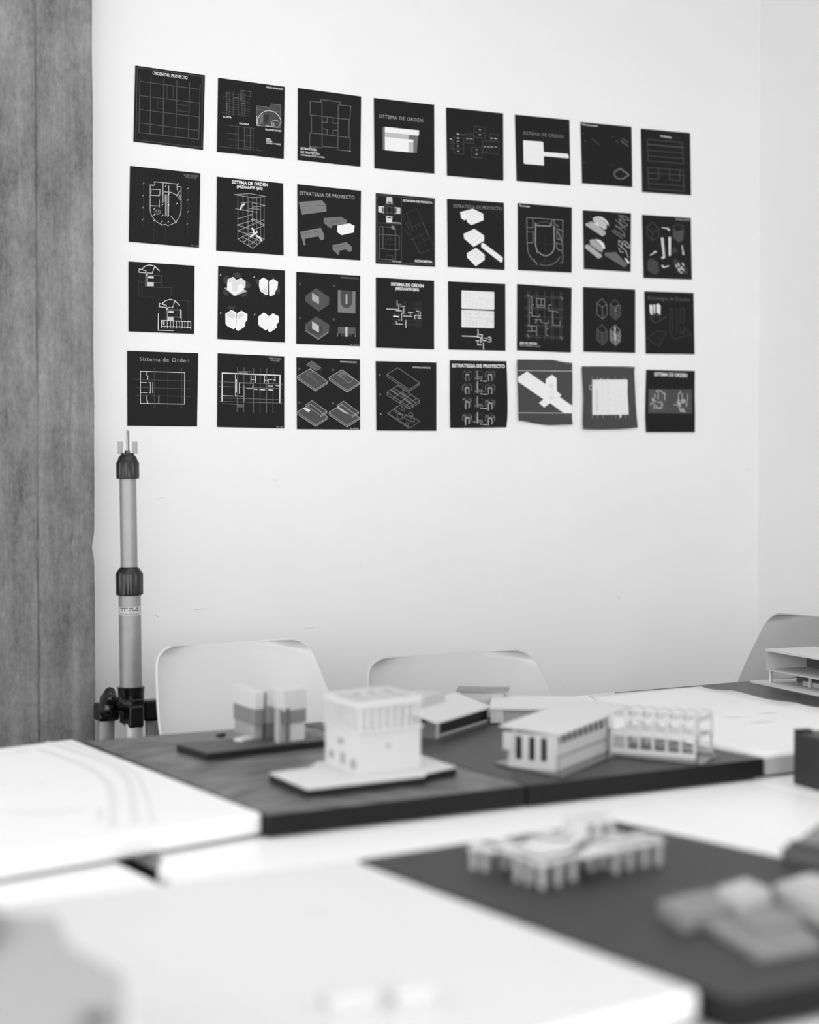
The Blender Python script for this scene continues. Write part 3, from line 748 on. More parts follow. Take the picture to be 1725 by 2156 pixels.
ZR = {1: (260, 120, 4.7917), 2: (610, 170, 5.259), 3: (920, 210, 5.673), 4: (1200, 240, 5.829), 5: (260, 540, 4.7917), 6: (610, 560, 5.3906), 7: (930, 580, 5.948), 8: (1210, 590, 6.389), 9: (940, 755, 12.32), 10: (785, 400, 12.32), 11: (460, 170, 11.5)}
def arc(cx, cy, rx, ry, a0, a1, n=14, sk=0.0):
    o = []
    for i in range(n + 1):
        a = math.radians(a0 + (a1 - a0) * i / n); x = cx + rx * math.cos(a); o += [x, cy - ry * math.sin(a) + sk * (x - cx)]
    return o
def L(g, w, *p): return ('L', g, w, p[0] if len(p) == 1 else p)
def P(g, *p): return ('P', g, p[0] if len(p) == 1 else p)
def T(s, x0, y0, x1, y1, h, g, b=.0): return ('T', s, x0, y0, x1, y1, h, g, b)
def LL(g, w, *segs): return [('L', g, w, s) for s in segs]
def sheet(zr, edges, prims, label, m=None, curl=0.0):
    """edges: four lists of zoom coordinates, top (left-right), right (top-bottom), bottom (left-right), left (top-bottom)"""
    ox, oy, sc = ZR[zr]; m = m or M_poster
    if len(edges) == 8:
        e = edges; edges = [[e[0:2], e[2:4]], [e[2:4], e[4:6]], [e[6:8], e[4:6]], [e[0:2], e[6:8]]]
    E = [[(x / sc + ox, y / sc + oy) for x, y in ed] for ed in edges]
    def smp(pl, u):
        k = u * (len(pl) - 1); i = min(int(k), len(pl) - 2); f = k - i
        if len(pl) == 2: return Vector(pl[0]).lerp(Vector(pl[1]), u)
        p0, p1, p2, p3 = (Vector(pl[max(i - 1, 0)]), Vector(pl[i]), Vector(pl[i + 1]), Vector(pl[min(i + 2, len(pl) - 1)]))
        return .5 * (2 * p1 + (p2 - p0) * f + (2 * p0 - 5 * p1 + 4 * p2 - p3) * f * f + (3 * p1 - p0 - 3 * p2 + p3) * f ** 3)
    tp, rt, bt, lf = E; c00, c10, c01, c11 = Vector(tp[0]), Vector(tp[-1]), Vector(bt[0]), Vector(bt[-1])
    def coons(u, v):
        return smp(tp, u) * (1 - v) + smp(bt, u) * v + smp(lf, v) * (1 - u) + smp(rt, v) * u - (c00 * (1 - u) * (1 - v) + c10 * u * (1 - v) + c01 * (1 - u) * v + c11 * u * v)
    ph = (tp[0][0] * .37) % 6.28
    def off(u, v):
        b = .0022 + .0008 * u * math.sin(ph)
        if curl: b += curl * (.25 + .35 * math.sin(ph + 5 * u) * v + .9 * v ** 3 * (.4 + .6 * math.sin(4 * u + ph) ** 2) + .4 * abs(2 * u - 1) ** 3 * math.sin(3 * v + .6))
        return max(b, .0015)
    def uv(x, y):
        u = v = .5
        for _ in range(6):
            q = coons(u, v); du = coons(u + .01, v) - q; dv = coons(u, v + .01) - q; r = Vector((x, y)) - q
            det = du.x * dv.y - du.y * dv.x
            u += .01 * (r.x * dv.y - r.y * dv.x) / det; v += .01 * (du.x * r.y - du.y * r.x) / det
            u = min(1, max(0, u)); v = min(1, max(0, v))
        return u, v
    cen = coons(.5, 1); base = ony(cen.x, cen.y, YW)
    t = empty('printed_sheet', base, label, 'poster', 'black printed sheets pinned on the white wall')
    n = 14 if (curl or len(E[1]) > 2) else 6
    mb = MB(); g = [[None] * (n + 1) for _ in range(n + 1)]
    for j in range(n + 1):
        for i in range(n + 1):
            q = coons(i / n, j / n); g[j][i] = mb.bm.verts.new(ony(q.x, q.y, YW - off(i / n, j / n)))
    for j in range(n):
        for i in range(n): mb.bm.faces.new((g[j][i], g[j + 1][i], g[j + 1][i + 1], g[j][i + 1]))
    o = mb.build('paper', m, t, smooth=True)
    if (o.data.polygons[0].normal.y > 0): o.data.flip_normals()
    sd = o.modifiers.new('thick', 'SOLIDIFY'); sd.thickness = .0004; sd.offset = -1
    es = o.modifiers.new('crisp', 'EDGE_SPLIT'); es.split_angle = .9
    # print
    mb = MB(); bm = mb.bm; gl = []; k = 0
    def mi(gv):
        if gv not in gl: gl.append(gv)
        return gl.index(gv)
    def vert(x, y): return bm.verts.new((x / sc + ox, y / sc + oy, k * 1.6e-5))
    flat = []
    for p in prims: flat += p if isinstance(p, list) else [p]
    flat = [p for p in flat if p[0] == 'P'] + [p for p in flat if p[0] == 'L'] + [p for p in flat if p[0] == 'T']
    for p in flat:
        k += 1
        if p[0] == 'P':
            c = p[2]; f = bm.faces.new([vert(c[i], c[i + 1]) for i in range(0, len(c), 2)]); f.material_index = mi(p[1])
        elif p[0] == 'L':
            c = p[3]; w = p[2] * .36
            for i in range(0, len(c) - 2, 2):
                a, b = Vector(c[i:i + 2]), Vector(c[i + 2:i + 4]); d = b - a
                if d.length < 1e-6: continue
                d.normalize(); e = d * w * .6; nn = Vector((-d.y, d.x)) * w
                f = bm.faces.new([vert(*q) for q in (a - e - nn, b + e - nn, b + e + nn, a - e + nn)]); f.material_index = mi(p[1])
        else:
            _, s, x0, y0, x1, y1, h, gv, bo = p; vs, fs = text_mesh(s, bo)
            mx0 = min(v[0] for v in vs); mx1 = max(v[0] for v in vs); my1 = max(v[1] for v in vs)
            my0 = 0.0
            V = []
            for x, y in vs:
                u = (x - mx0) / (mx1 - mx0); V.append(vert(x0 + (x1 - x0) * u, y0 + (y1 - y0) * u - h * (y - my0) / (my1 - my0)))
            for f_ in fs:
                try: bm.faces.new([V[i] for i in f_]).material_index = mi(gv)
                except ValueError: pass
    if k:
        bm.normal_update()
        if curl:
            bmesh.ops.triangulate(bm, faces=bm.faces)
            for _ in range(4):
                ed = [e for e in bm.edges if e.calc_length() > 12]
                if ed: bmesh.ops.subdivide_edges(bm, edges=ed, cuts=1); bmesh.ops.triangulate(bm, faces=[f for f in bm.faces if len(f.verts) > 3])
        for v in bm.verts:
            u_, v_ = uv(v.co.x, v.co.y); v.co = ony(v.co.x, v.co.y, YW - off(u_, v_) - .0005 - v.co.z)
        for v in bm.verts: v.co -= base
        me = bpy.data.meshes.new('print'); bmesh.ops.recalc_face_normals(bm, faces=bm.faces); bm.to_mesh(me); 
        for gv in gl: me.materials.append(ink(gv))
        po = bpy.data.objects.new('print', me); COL.objects.link(po); po.parent = t
    bm.free()
    return t
def zoomed(prims, za, zb):
    """convert primitives given in zoom frame za to frame zb"""
    ax, ay, a = ZR[za]; bx, by, b = ZR[zb]; f = b / a; out = []
    cx = lambda x: ((x / a + ax) - bx) * b
    cy = lambda y: ((y / a + ay) - by) * b
    def cv(c): return [cx(v) if i % 2 == 0 else cy(v) for i, v in enumerate(c)]
    for p in prims:
        for q in (p if isinstance(p, list) else [p]):
            if q[0] == 'P': out.append(('P', q[1], cv(q[2])))
            elif q[0] == 'L': out.append(('L', q[1], q[2] * f, cv(q[3])))
            else: out.append(('T', q[1], cx(q[2]), cy(q[3]), cx(q[4]), cy(q[5]), q[6] * f, q[7], q[8]))
    return out
# ---- row 1
s = .14
def vrt(x, y0, y1): return [x, y0, x, y1]
pr = LL(58, 12, [140, 105, 800, 200, 790, 915, 125, 835, 140, 105]) + LL(70, 11, [165, 245, 775, 327], [160, 388, 770, 466], [160, 528, 765, 605], [158, 665, 760, 742], [157, 762, 757, 832],
    [167, 190, 155, 765], [278, 205, 268, 780], [408, 222, 398, 792], [540, 240, 528, 805], [668, 258, 655, 822], [775, 275, 760, 832])
pr += LL(60, 8, [440, 290, 440, 430], [500, 298, 500, 438], [345, 440, 405, 452], [345, 440, 340, 512], [340, 512, 400, 522], [545, 478, 650, 492], [540, 542, 645, 552])
pr += [T('ORDEN DEL PROYECTO', 294, 176, 648, 226, 32, 225, .02)]
sheet(1, (120, 85, 823, 185, 804, 937, 102, 853), pr, 'black sheet with large square grid under a white title, top left of the display')
pr = []
for x in (200, 260, 355, 485, 575, 628): pr += LL(70, 18, [x, 245 + (x - 200) * .14, x, 830 + (x - 200) * .1])
for i, y in enumerate((290, 370, 435, 485, 540, 605, 655, 712, 768)): pr += LL(62, 13, [(130, 120, 110, 120, 110, 120, 120, 95, 75)[i], y, 770, y + 88])
pr += LL(105, 16, [195, 290, 190, 430], [195, 290, 260, 300], [205, 540, 205, 720], [545, 235, 790, 265], [545, 235, 540, 470], [785, 265, 780, 400], [365, 440, 410, 395], [410, 450, 470, 400], [540, 480, 640, 490], [545, 540, 630, 550])
for x in (560, 585, 610): pr += LL(66, 10, [x, 250, x, 470])
for x in (425, 482, 628, 690, 770, 838): pr += LL(82, 18, [x, 1090 + (x - 425) * .12, x, 1650 + (x - 425) * .12])
pr += LL(78, 14, [250, 1085, 870, 1152], [205, 1272, 490, 1298], [630, 1315, 850, 1335], [270, 1420, 660, 1465], [760, 1478, 930, 1485], [290, 1570, 490, 1578], [620, 1600, 950, 1635], [20, 1590, 1045, 1695])
pr += LL(50, 10, [330, 50, 780, 110]) + [P(62, 925, 610, 1230, 645, 1225, 710, 1270, 560, 1515, 590, 1505, 1140, 920, 1085), P(92, 990, 840, 1090, 800, 1080, 1020, 980, 1060), P(40, 1095, 830, 1230, 810, 1205, 1015, 1085, 1005)]
pr += LL(110, 16, [920, 610, 920, 1085, 1505, 1140, 1512, 590, 1275, 560, 1275, 700], [920, 605, 1225, 645, 1225, 700], [930, 690, 1500, 760])
pr += [L(190, 20, arc(1235, 1010, 285, 285, 200, 0, 24, .06)), L(170, 15, arc(1385, 1010, 110, 120, 0, -95, 10, .1)), L(170, 15, arc(1380, 1030, 95, 75, 20, 190, 10))]
pr += LL(170, 26, [925, 1075, 1010, 1085], [935, 860, 930, 1050], [1150, 1095, 1370, 1120]) + LL(130, 40, [1330, 1020, 1350, 1090], [1290, 1000, 1300, 1090])
pr += [T('PLANTA', 120, 890, 320, 910, 44, 220, .03), T('FACHADA', 508, 1052, 745, 1082, 44, 220, .03), T('PROPORCIONES', 1135, 1196, 1525, 1240, 42, 220, .03), T('ORDEN GEOMETRICO', 1155, 175, 1570, 228, 42, 220, .03),
       T('EJES', 1155, 1425, 1265, 1435, 38, 205, .03), T('ORDEN', 1155, 1475, 1300, 1488, 34, 205, .03), T('LLENOS Y VACIOS', 1155, 1525, 1510, 1560, 36, 205, .03)]
sheet(1, (956, 210, 1628, 300, 1618, 1028, 945, 955), zoomed(pr, 11, 1), 'black sheet with three small plans and a spiral, second from left in the top row')
pr = LL(82, 13, [228, 225, 360, 240, 360, 742, 220, 728, 225, 575, 672, 632, 668, 780, 533, 764, 540, 268, 676, 282, 668, 430, 228, 378, 228, 225], [345, 235, 345, 208, 562, 236, 558, 266], [243, 385, 243, 572], [658, 432, 655, 625], [360, 726, 530, 744],
            [360, 458, 418, 463, 418, 408], [538, 475, 480, 470, 482, 412], [360, 532, 418, 540, 415, 598], [535, 550, 480, 548, 480, 604])
pr += LL(150, 10, [222, 738, 240, 740], [660, 780, 676, 780], [666, 282, 680, 284]) + [T('ESTRATEGIA', 122, 760, 302, 780, 26, 215, .03), T('DE PROYECTO', 122, 800, 330, 824, 26, 215, .03), T('UNIFAMILIAR HOUSE, A. ROCHA', 122, 828, 388, 858, 17, 190, .02)]
sheet(2, (93, 80, 792, 174, 785, 952, 89, 876), pr, 'black sheet with cross-shaped outline of a symmetrical plan, third in the top row')
pr = [P(100, 1030, 512, 1055, 512, 1055, 768, 1030, 764), P(165, 1055, 560, 1425, 605, 1370, 650, 1370, 790, 1055, 765), P(238, 1055, 510, 1435, 550, 1430, 605, 1055, 570), P(238, 1055, 622, 1370, 655, 1372, 682, 1318, 678, 1316, 792, 1055, 768),
      P(95, 1318, 600, 1425, 608, 1408, 800, 1370, 796, 1372, 655, 1318, 648), P(165, 1318, 680, 1370, 684, 1368, 796, 1318, 792)]
pr += [T('SISTEMA DE ORDEN', 990, 408, 1475, 460, 38, 150, .0)]
sheet(2, (934, 190, 1602, 267, 1604, 1029, 940, 970), pr, 'black sheet with solid white and grey blocks under thin lettering, fourth in the top row')
pr = []
def bx(g, w, x0, y0, x1, y1, sl=.09): return L(g, w, [x0, y0, x1, y0 + (x1 - x0) * sl, x1, y1 + (x1 - x0) * sl, x0, y1, x0, y0])
pr += [bx(62, 9, 445, 318, 578, 448), bx(62, 9, 445, 388, 578, 448), bx(62, 9, 350, 405, 440, 515), bx(56, 8, 350, 405, 395, 515), bx(62, 9, 200, 450, 322, 638), bx(58, 8, 200, 520, 322, 580), bx(62, 9, 415, 565, 540, 690), bx(58, 8, 415, 620, 540, 680),
       bx(60, 9, 548, 490, 738, 632), bx(56, 8, 600, 494, 640, 636), bx(60, 9, 630, 408, 738, 490), bx(54, 7, 685, 412, 685, 640), bx(58, 12, 270, 410, 330, 422), bx(54, 12, 165, 480, 190, 520), bx(54, 12, 170, 550, 195, 590)]
for x, y, gg in ((253, 410, 220), (255, 458, 220), (168, 468, 215), (253, 496, 150), (255, 553, 150), (256, 615, 150), (370, 464, 150), (412, 468, 150), (514, 356, 150), (515, 418, 150), (656, 460, 180), (702, 464, 190), (574, 560, 150), (618, 564, 150), (658, 562, 150), (704, 566, 150), (476, 598, 150), (476, 652, 150)):
    pr.append(L(gg, 13, [x - 11, y - 2, x + 11, y + 2]))
sheet(3, (112, 92, 793, 162, 796, 965, 123, 906), pr, 'black sheet with clusters of very faint small rectangles, fifth in the top row')
pr = [P(236, 1032, 484, 1260, 502, 1273, 515, 1276, 622, 1560, 646, 1572, 660, 1576, 700, 1278, 674, 1280, 785, 1050, 766, 1036, 752)]
pr += LL(205, 5, [1036, 578, 1270, 598], [1036, 668, 1275, 690]) + [T('SISTEMA DE ORDEN', 1034, 415, 1510, 460, 38, 118, .0)]
sheet(3, (934, 177, 1585, 240, 1598, 1023, 954, 969), pr, 'black sheet with a solid white square and bar like a paddle, top row')
pr = LL(100, 24, arc(625, 735, 78, 62, 140, 300, 12), [665, 790, 727, 746, 622, 670, 565, 700]) + LL(110, 8, [650, 300, 712, 352], [625, 320, 672, 372], [640, 345, 715, 392], [715, 392, 712, 405], [625, 320, 650, 345])
pr += LL(72, 10, [565, 325, 595, 350, 590, 365], [265, 300, 370, 380], [512, 270, 535, 285], [175, 325, 205, 345], [168, 585, 190, 600], [520, 615, 542, 632], [160, 240, 180, 246]) + [T('Orden del proyecto', 146, 136, 345, 158, 22, 215, .03)]
sheet(4, (133, 98, 760, 158, 769, 898, 153, 850), pr, 'mostly empty black sheet with one grey ring low on the right, in the top row')
pr = LL(66, 13, [952, 312, 1385, 350, 1395, 610, 962, 575, 952, 312], [955, 372, 1390, 408], [958, 445, 1390, 480], [960, 512, 1395, 546], [955, 655, 1398, 690, 1402, 948, 972, 915, 955, 655], [1090, 668, 1095, 798, 965, 790], [1222, 675, 1225, 805, 1352, 815, 1350, 690], [965, 725, 1395, 750], [970, 852, 1400, 882])
pr += LL(78, 15, [955, 374, 1390, 412]) + [T('VIVIENDA', 1108, 280, 1250, 300, 22, 190, .03)]
sheet(4, (874, 179, 1478, 234, 1489, 998, 890, 957), pr, 'black sheet with two stacked faint striped rectangles, right end of the top row')
# ---- row 2
pr = LL(150, 11, [270, 1290, 270, 1520], [582, 1310, 582, 1540], arc(425, 1530, 156, 165, 180, 255, 14, .03), arc(425, 1535, 156, 165, 0, -75, 14, .03), [385, 1697, 425, 1688, 455, 1705], [310, 1258, 545, 1282], [270, 1290, 300, 1300, 318, 1280, 310, 1258], [545, 1282, 540, 1305, 582, 1310],
        [400, 1265, 398, 1370], [458, 1300, 455, 1600], [275, 1335, 370, 1338], [370, 1335, 365, 1400], [278, 1395, 360, 1400], [362, 1440, 362, 1515], [275, 1500, 365, 1505], [425, 1390, 425, 1605], [398, 1380, 395, 1470], [400, 1360, 480, 1365], [480, 1365, 540, 1395, 580, 1445], [580, 1350, 550, 1370, 580, 1420], [480, 1605, 530, 1668], [545, 1345, 540, 1310], [280, 1350, 275, 1380])
pr += LL(90, 30, [410, 1390, 410, 1460]) + LL(110, 16, [440, 1390, 440, 1600], [285, 1290, 315, 1294]) + LL(110, 12, arc(345, 1565, 30, 22, 0, 360, 12)) + LL(95, 10, [320, 1550, 370, 1580], [330, 1585, 355, 1550])
for x, y in [(202, 1275), (200, 1397), (197, 1518), (195, 1638), (654, 1322), (650, 1442), (648, 1562), (645, 1683), (396, 1378), (458, 1382), (395, 1490), (456, 1497), (538, 1480), (538, 1392), (394, 1600), (452, 1605), (392, 1660), (452, 1665), (312, 1592), (310, 1650), (428, 1300), (530, 1670), (550, 1282), (312, 1530)]: pr.append(L(205, 9, [x - 5, y + 6, x + 5, y - 6]))
pr += LL(48, 6, [202, 1240, 196, 1720], [656, 1255, 645, 1800], [425, 1700, 422, 1860], [310, 1660, 306, 1860]) + [T('SISTEMA DE ORDEN', 610, 1198, 755, 1212, 18, 130, .0), T('MEDIANTE EJES', 628, 1220, 735, 1230, 16, 125, .0), T('ESC. 1:200', 680, 1912, 760, 1918, 18, 130, .0)]
sheet(1, (67, 1098, 777, 1174, 762, 1924, 55, 1863), pr, 'black sheet with a white shield-shaped floor plan outline, second row, far left')
pr = [T('SISTEMA DE ORDEN', 1093, 1275, 1458, 1306, 34, 238, .03), T('(MEDIANTE EJES)', 1143, 1320, 1405, 1340, 28, 236, .03)]
for x, t0, b0 in ((1155, 1390, 1838), (1207, 1400, 1866), (1250, 1390, 1800), (1262, 1410, 1900), (1305, 1420, 1930), (1345, 1410, 1890), (1385, 1405, 1860), (1420, 1405, 1838), (1300, 1470, 1700)): pr.append(L(98, 9, [x, t0, x, b0]))
pr += LL(135, 9, [1115, 1388, 1275, 1378, 1440, 1408, 1305, 1420, 1115, 1388], [1185, 1475, 1275, 1462, 1435, 1500, 1300, 1515], [1130, 1530, 1350, 1568], [1145, 1635, 1300, 1588], [1145, 1695, 1340, 1640, 1425, 1695], [1150, 1755, 1420, 1640], [1155, 1755, 1300, 1800], [1155, 1838, 1290, 1770, 1422, 1838, 1305, 1930, 1155, 1838], [1207, 1866, 1345, 1790], [1262, 1900, 1385, 1815], [1200, 1815, 1345, 1890], [1250, 1795, 1385, 1862], [1145, 1695, 1300, 1740], [1270, 1530, 1370, 1535], [1290, 1640, 1420, 1700, 1300, 1750])
pr += LL(226, 24, [1180, 1540, 1195, 1500, 1220, 1485], [1300, 1728, 1318, 1760, 1310, 1790, 1280, 1812], [1320, 1785, 1350, 1765], [1345, 1805, 1380, 1830, 1392, 1850]) + LL(200, 10, [1290, 1638, 1320, 1636])
sheet(1, (944, 1207, 1612, 1274, 1616, 2000, 937, 1953), pr, 'black sheet with a tall white wireframe tower under a bold title, second row')
pr = [T('ESTRATEGIA DE PROYECTO', 110, 1262, 718, 1312, 38, 170, .0), P(108, 100, 1342, 360, 1325, 405, 1375, 408, 1448, 138, 1484), P(100, 378, 1520, 570, 1506, 637, 1548, 632, 1592, 550, 1595, 470, 1605, 465, 1632, 445, 1630, 378, 1575),
      P(108, 115, 1672, 345, 1628, 383, 1702, 380, 1755, 345, 1768, 318, 1722, 165, 1752, 178, 1815, 158, 1824), P(104, 473, 1820, 630, 1786, 692, 1840, 686, 1888, 655, 1895, 628, 1868, 552, 1880, 550, 1925, 535, 1928, 478, 1870),
      P(238, 530, 1602, 665, 1580, 720, 1606, 710, 1680, 575, 1710, 526, 1675)]
pr += LL(68, 6, [105, 1395, 400, 1378], [385, 1560, 560, 1540, 630, 1560], [120, 1700, 310, 1665], [320, 1665, 318, 1722], [480, 1850, 620, 1825], [450, 1605, 450, 1570, 555, 1560]) + LL(226, 4, [535, 1640, 690, 1610])
sheet(2, (86, 1145, 791, 1218, 783, 1990, 90, 1941), pr, 'black sheet with four grey blocks and one white block in outline view, second row')
pr = LL(72, 20, [110, 130, 1590, 255, 1600, 1945, 120, 1855, 110, 130], [745, 185, 745, 1880], [115, 850, 745, 890]) + [P(175, 360, 180, 505, 190, 515, 350, 345, 345), P(185, 145, 420, 295, 420, 295, 600, 145, 575), P(175, 570, 445, 720, 460, 715, 625, 570, 622), P(185, 350, 675, 515, 690, 495, 850, 350, 840),
     P(40, 385, 300, 480, 305, 485, 340, 385, 335), P(40, 245, 445, 280, 448, 280, 575, 245, 572), P(40, 585, 475, 620, 478, 618, 600, 585, 595), P(40, 375, 700, 480, 705, 480, 735, 375, 730), P(120, 485, 930, 555, 930, 565, 1030, 490, 1020)]
pr += LL(75, 14, arc(430, 520, 70, 80, 0, 360, 16), [300, 370, 565, 385, 580, 680, 290, 660, 300, 370], [300, 430, 560, 450], [300, 590, 560, 600], [370, 370, 370, 660], [500, 380, 500, 670])
pr += LL(96, 20, [180, 945, 590, 985, 595, 1180, 690, 1190, 685, 1550, 595, 1555, 590, 1820, 180, 1795, 180, 945], [265, 960, 265, 1530], [185, 1150, 595, 1180], [590, 1180, 590, 1555], [185, 1525, 590, 1555]) + LL(72, 13, [350, 1690, 525, 1710, 525, 1800], [350, 1690, 350, 1800], [280, 1290, 590, 1300], [280, 1400, 590, 1410], [400, 1170, 400, 1290], [460, 1180, 460, 1300], [340, 1300, 350, 1400])
pr += LL(58, 14, [790, 650, 1140, 480, 1600, 1500, 1220, 1650, 780, 700, 790, 650], [980, 1300, 1440, 1070], [1160, 1420, 1480, 1240], [900, 660, 980, 950, 1020, 1080], [820, 980, 1000, 1300], [880, 800, 940, 1000], [1010, 960, 1320, 830], [1250, 1160, 1390, 1450], [940, 760, 1060, 1060], [1150, 1150, 1260, 1140])
pr += LL(68, 18, [1290, 840, 1480, 1240], [1040, 1260, 1220, 1640], [1215, 870, 1220, 960], [1120, 930, 1140, 1010]) + [T('ESTRATEGIA DEL PROYECTO', 785, 296, 1545, 358, 54, 230, .03), T('AXONOMETRIA', 1088, 1865, 1545, 1897, 60, 236, .03), T('FACHADAS', 510, 855, 735, 875, 28, 200, .03), T('PLANTA BAJA', 510, 1862, 735, 1882, 28, 215, .03)]
sheet(2, (955, 1243, 1609, 1301, 1612, 2062, 954, 2022), zoomed(pr, 10, 2), 'black framed sheet split into panels with four small elevations round a circle, second row')
pr = [T('ESTRATEGIA DE PROYECTO', 200, 1285, 778, 1322, 38, 130, .0), P(236, 280, 1342, 430, 1302, 555, 1362, 560, 1440, 412, 1497, 362, 1462, 360, 1430, 328, 1440, 290, 1415), P(236, 320, 1602, 448, 1542, 565, 1622, 565, 1685, 440, 1757, 328, 1660), P(236, 360, 1832, 468, 1768, 572, 1850, 572, 1912, 466, 1990, 362, 1885),
      P(236, 530, 1740, 535, 1712, 560, 1712, 788, 1885, 785, 1935, 765, 1945, 535, 1765)]
pr += LL(208, 5, [330, 1335, 455, 1395], [380, 1320, 510, 1378], [345, 1355, 480, 1325], [385, 1385, 520, 1345], [410, 1410, 550, 1362], [360, 1400, 410, 1412, 412, 1490], [360, 1585, 480, 1670], [400, 1565, 520, 1650], [355, 1630, 485, 1560], [390, 1655, 530, 1590], [440, 1690, 560, 1625], [330, 1610, 440, 1690, 440, 1750], [395, 1812, 500, 1895], [430, 1790, 540, 1870], [400, 1865, 500, 1790], [435, 1895, 535, 1820], [365, 1845, 466, 1922, 570, 1855], [560, 1735, 770, 1900])
sheet(3, (123, 1181, 802, 1230, 811, 2034, 132, 1996), pr, 'black sheet with three stacked white gridded blocks and a long bar, second row')
pr = LL(115, 11, [1075, 1408, 1505, 1438, 1505, 1660], [1075, 1408, 1078, 1705, 1150, 1710, 1150, 1580], [1148, 1412, 1148, 1530, 1078, 1522], [1078, 1575, 1105, 1580], [1125, 1578, 1150, 1582], [1078, 1705, 1085, 1780], arc(1295, 1750, 215, 232, 188, 243, 14, .03), arc(1300, 1760, 200, 220, 250, 330, 14, .03), [1375, 1430, 1360, 1500], [1400, 1435, 1398, 1470, 1460, 1520], [1435, 1540, 1500, 1570], [1435, 1550, 1435, 1665, 1500, 1670], [1430, 1718, 1500, 1722], [1500, 1680, 1505, 1800, 1460, 1800, 1432, 1765, 1430, 1700], [1160, 1905, 1200, 1970], [1495, 1800, 1510, 1870, 1500, 1950, 1465, 1945], [1190, 1480, 1180, 1470], [1440, 1560, 1490, 1690])
pr += LL(140, 15, [1180, 1475, 1180, 1740, 1205, 1830], [1180, 1500, 1355, 1510, 1370, 1475], [1400, 1500, 1405, 1740], arc(1300, 1745, 103, 118, 0, -140, 16, .02)) + LL(90, 9, arc(1280, 1540, 110, 80, 25, 150, 10), [1385, 1490, 1440, 1560, 1500, 1660]) + LL(55, 5, [1290, 1600, 1290, 1960], [1180, 1720, 1400, 1728], [1080, 1925, 1500, 1950], [1080, 1970, 1500, 1990])
pr += [T('Tipo de orden', 985, 1272, 1110, 1286, 20, 225, .03)]
sheet(3, (968, 1234, 1614, 1287, 1612, 2064, 970, 2034), pr, 'black sheet with a large U-shaped arena plan in grey line, second row')
pr = [P(150, 190, 1345, 270, 1318, 440, 1445, 440, 1480, 400, 1502, 195, 1368), P(168, 282, 1275, 330, 1255, 455, 1350, 450, 1412, 420, 1420, 290, 1320), P(215, 335, 1258, 380, 1260, 430, 1285, 470, 1325, 480, 1378, 455, 1345, 440, 1330), P(225, 300, 1340, 330, 1335, 370, 1385, 310, 1355),
      P(150, 185, 1612, 225, 1600, 395, 1730, 395, 1755, 350, 1775, 188, 1645), P(145, 245, 1545, 300, 1538, 408, 1635, 400, 1695, 370, 1688, 250, 1605), P(225, 310, 1535, 370, 1545, 420, 1590, 435, 1650, 405, 1658, 395, 1620), P(90, 520, 1700, 560, 1690, 710, 1850, 670, 1885, 420, 1730, 440, 1700)]
pr += [P(215, 670, 1770, 690, 1768, 738, 1825, 715, 1840)] + LL(120, 10, [600, 1245, 680, 1300, 730, 1305, 720, 1280, 660, 1250, 600, 1245], [560, 1300, 680, 1385, 715, 1365, 600, 1280], [560, 1360, 660, 1450, 680, 1500], [600, 1340, 690, 1420], [520, 1435, 650, 1530], [540, 1420, 680, 1510], [560, 1380, 640, 1400], [640, 1260, 660, 1300], [610, 1290, 625, 1340])
pr += LL(165, 10, [600, 1550, 735, 1650], [605, 1550, 600, 1600, 700, 1690], [650, 1560, 700, 1570, 735, 1610, 735, 1650], [640, 1580, 640, 1640], [680, 1580, 700, 1640], [600, 1640, 620, 1690, 660, 1700], [690, 1690, 720, 1760])
sheet(4, (162, 1180, 753, 1220, 747, 1936, 175, 1902), pr, 'black sheet with two pale stepped building volumes beside wireframe layers, second row')
pr = LL(66, 9, [1015, 1325, 945, 1388, 1015, 1455, 1095, 1410, 1015, 1325], [945, 1388, 945, 1470, 1020, 1555, 1095, 1500, 1095, 1410], [1015, 1455, 1020, 1555]) + [P(68, 1268, 1390, 1310, 1440, 1400, 1420, 1395, 1545, 1340, 1578, 1268, 1520), P(60, 955, 1800, 1000, 1770, 1085, 1820, 1100, 1930, 1045, 1975, 955, 1920), P(54, 1250, 1650, 1290, 1635, 1330, 1690, 1260, 1720), P(52, 1260, 1810, 1300, 1770, 1440, 1900, 1450, 1970, 1330, 1950)]
pr += LL(80, 8, [1265, 1380, 1330, 1350, 1395, 1375, 1390, 1440, 1340, 1440]) + [P(210, 1118, 1518, 1150, 1518, 1172, 1765, 1145, 1780, 1120, 1762, 1145, 1745), P(205, 1212, 1510, 1242, 1512, 1240, 1740, 1215, 1740)] + LL(190, 16, [1135, 1395, 1200, 1405], [990, 1732, 1040, 1700], [1160, 1880, 1215, 1865], [1380, 1615, 1392, 1700]) + LL(232, 24, [1200, 1405, 1222, 1425], [1040, 1690, 1060, 1695], [1135, 1862, 1160, 1885], [1392, 1700, 1395, 1722])
pr += LL(225, 18, [1305, 1855, 1315, 1880], [1330, 1835, 1345, 1870], [1335, 1900, 1345, 1930], [1385, 1830, 1400, 1860], [1370, 1880, 1400, 1920], [1360, 1940, 1375, 1950], [1350, 1905, 1375, 1890]) + [T('Estrategia de proyecto', 1300, 1298, 1478, 1312, 22, 150, .02)]
sheet(4, (890, 1237, 1487, 1276, 1501, 2034, 907, 2012), pr, 'black sheet with two tall white bars among faint cubes, right end of the second row')
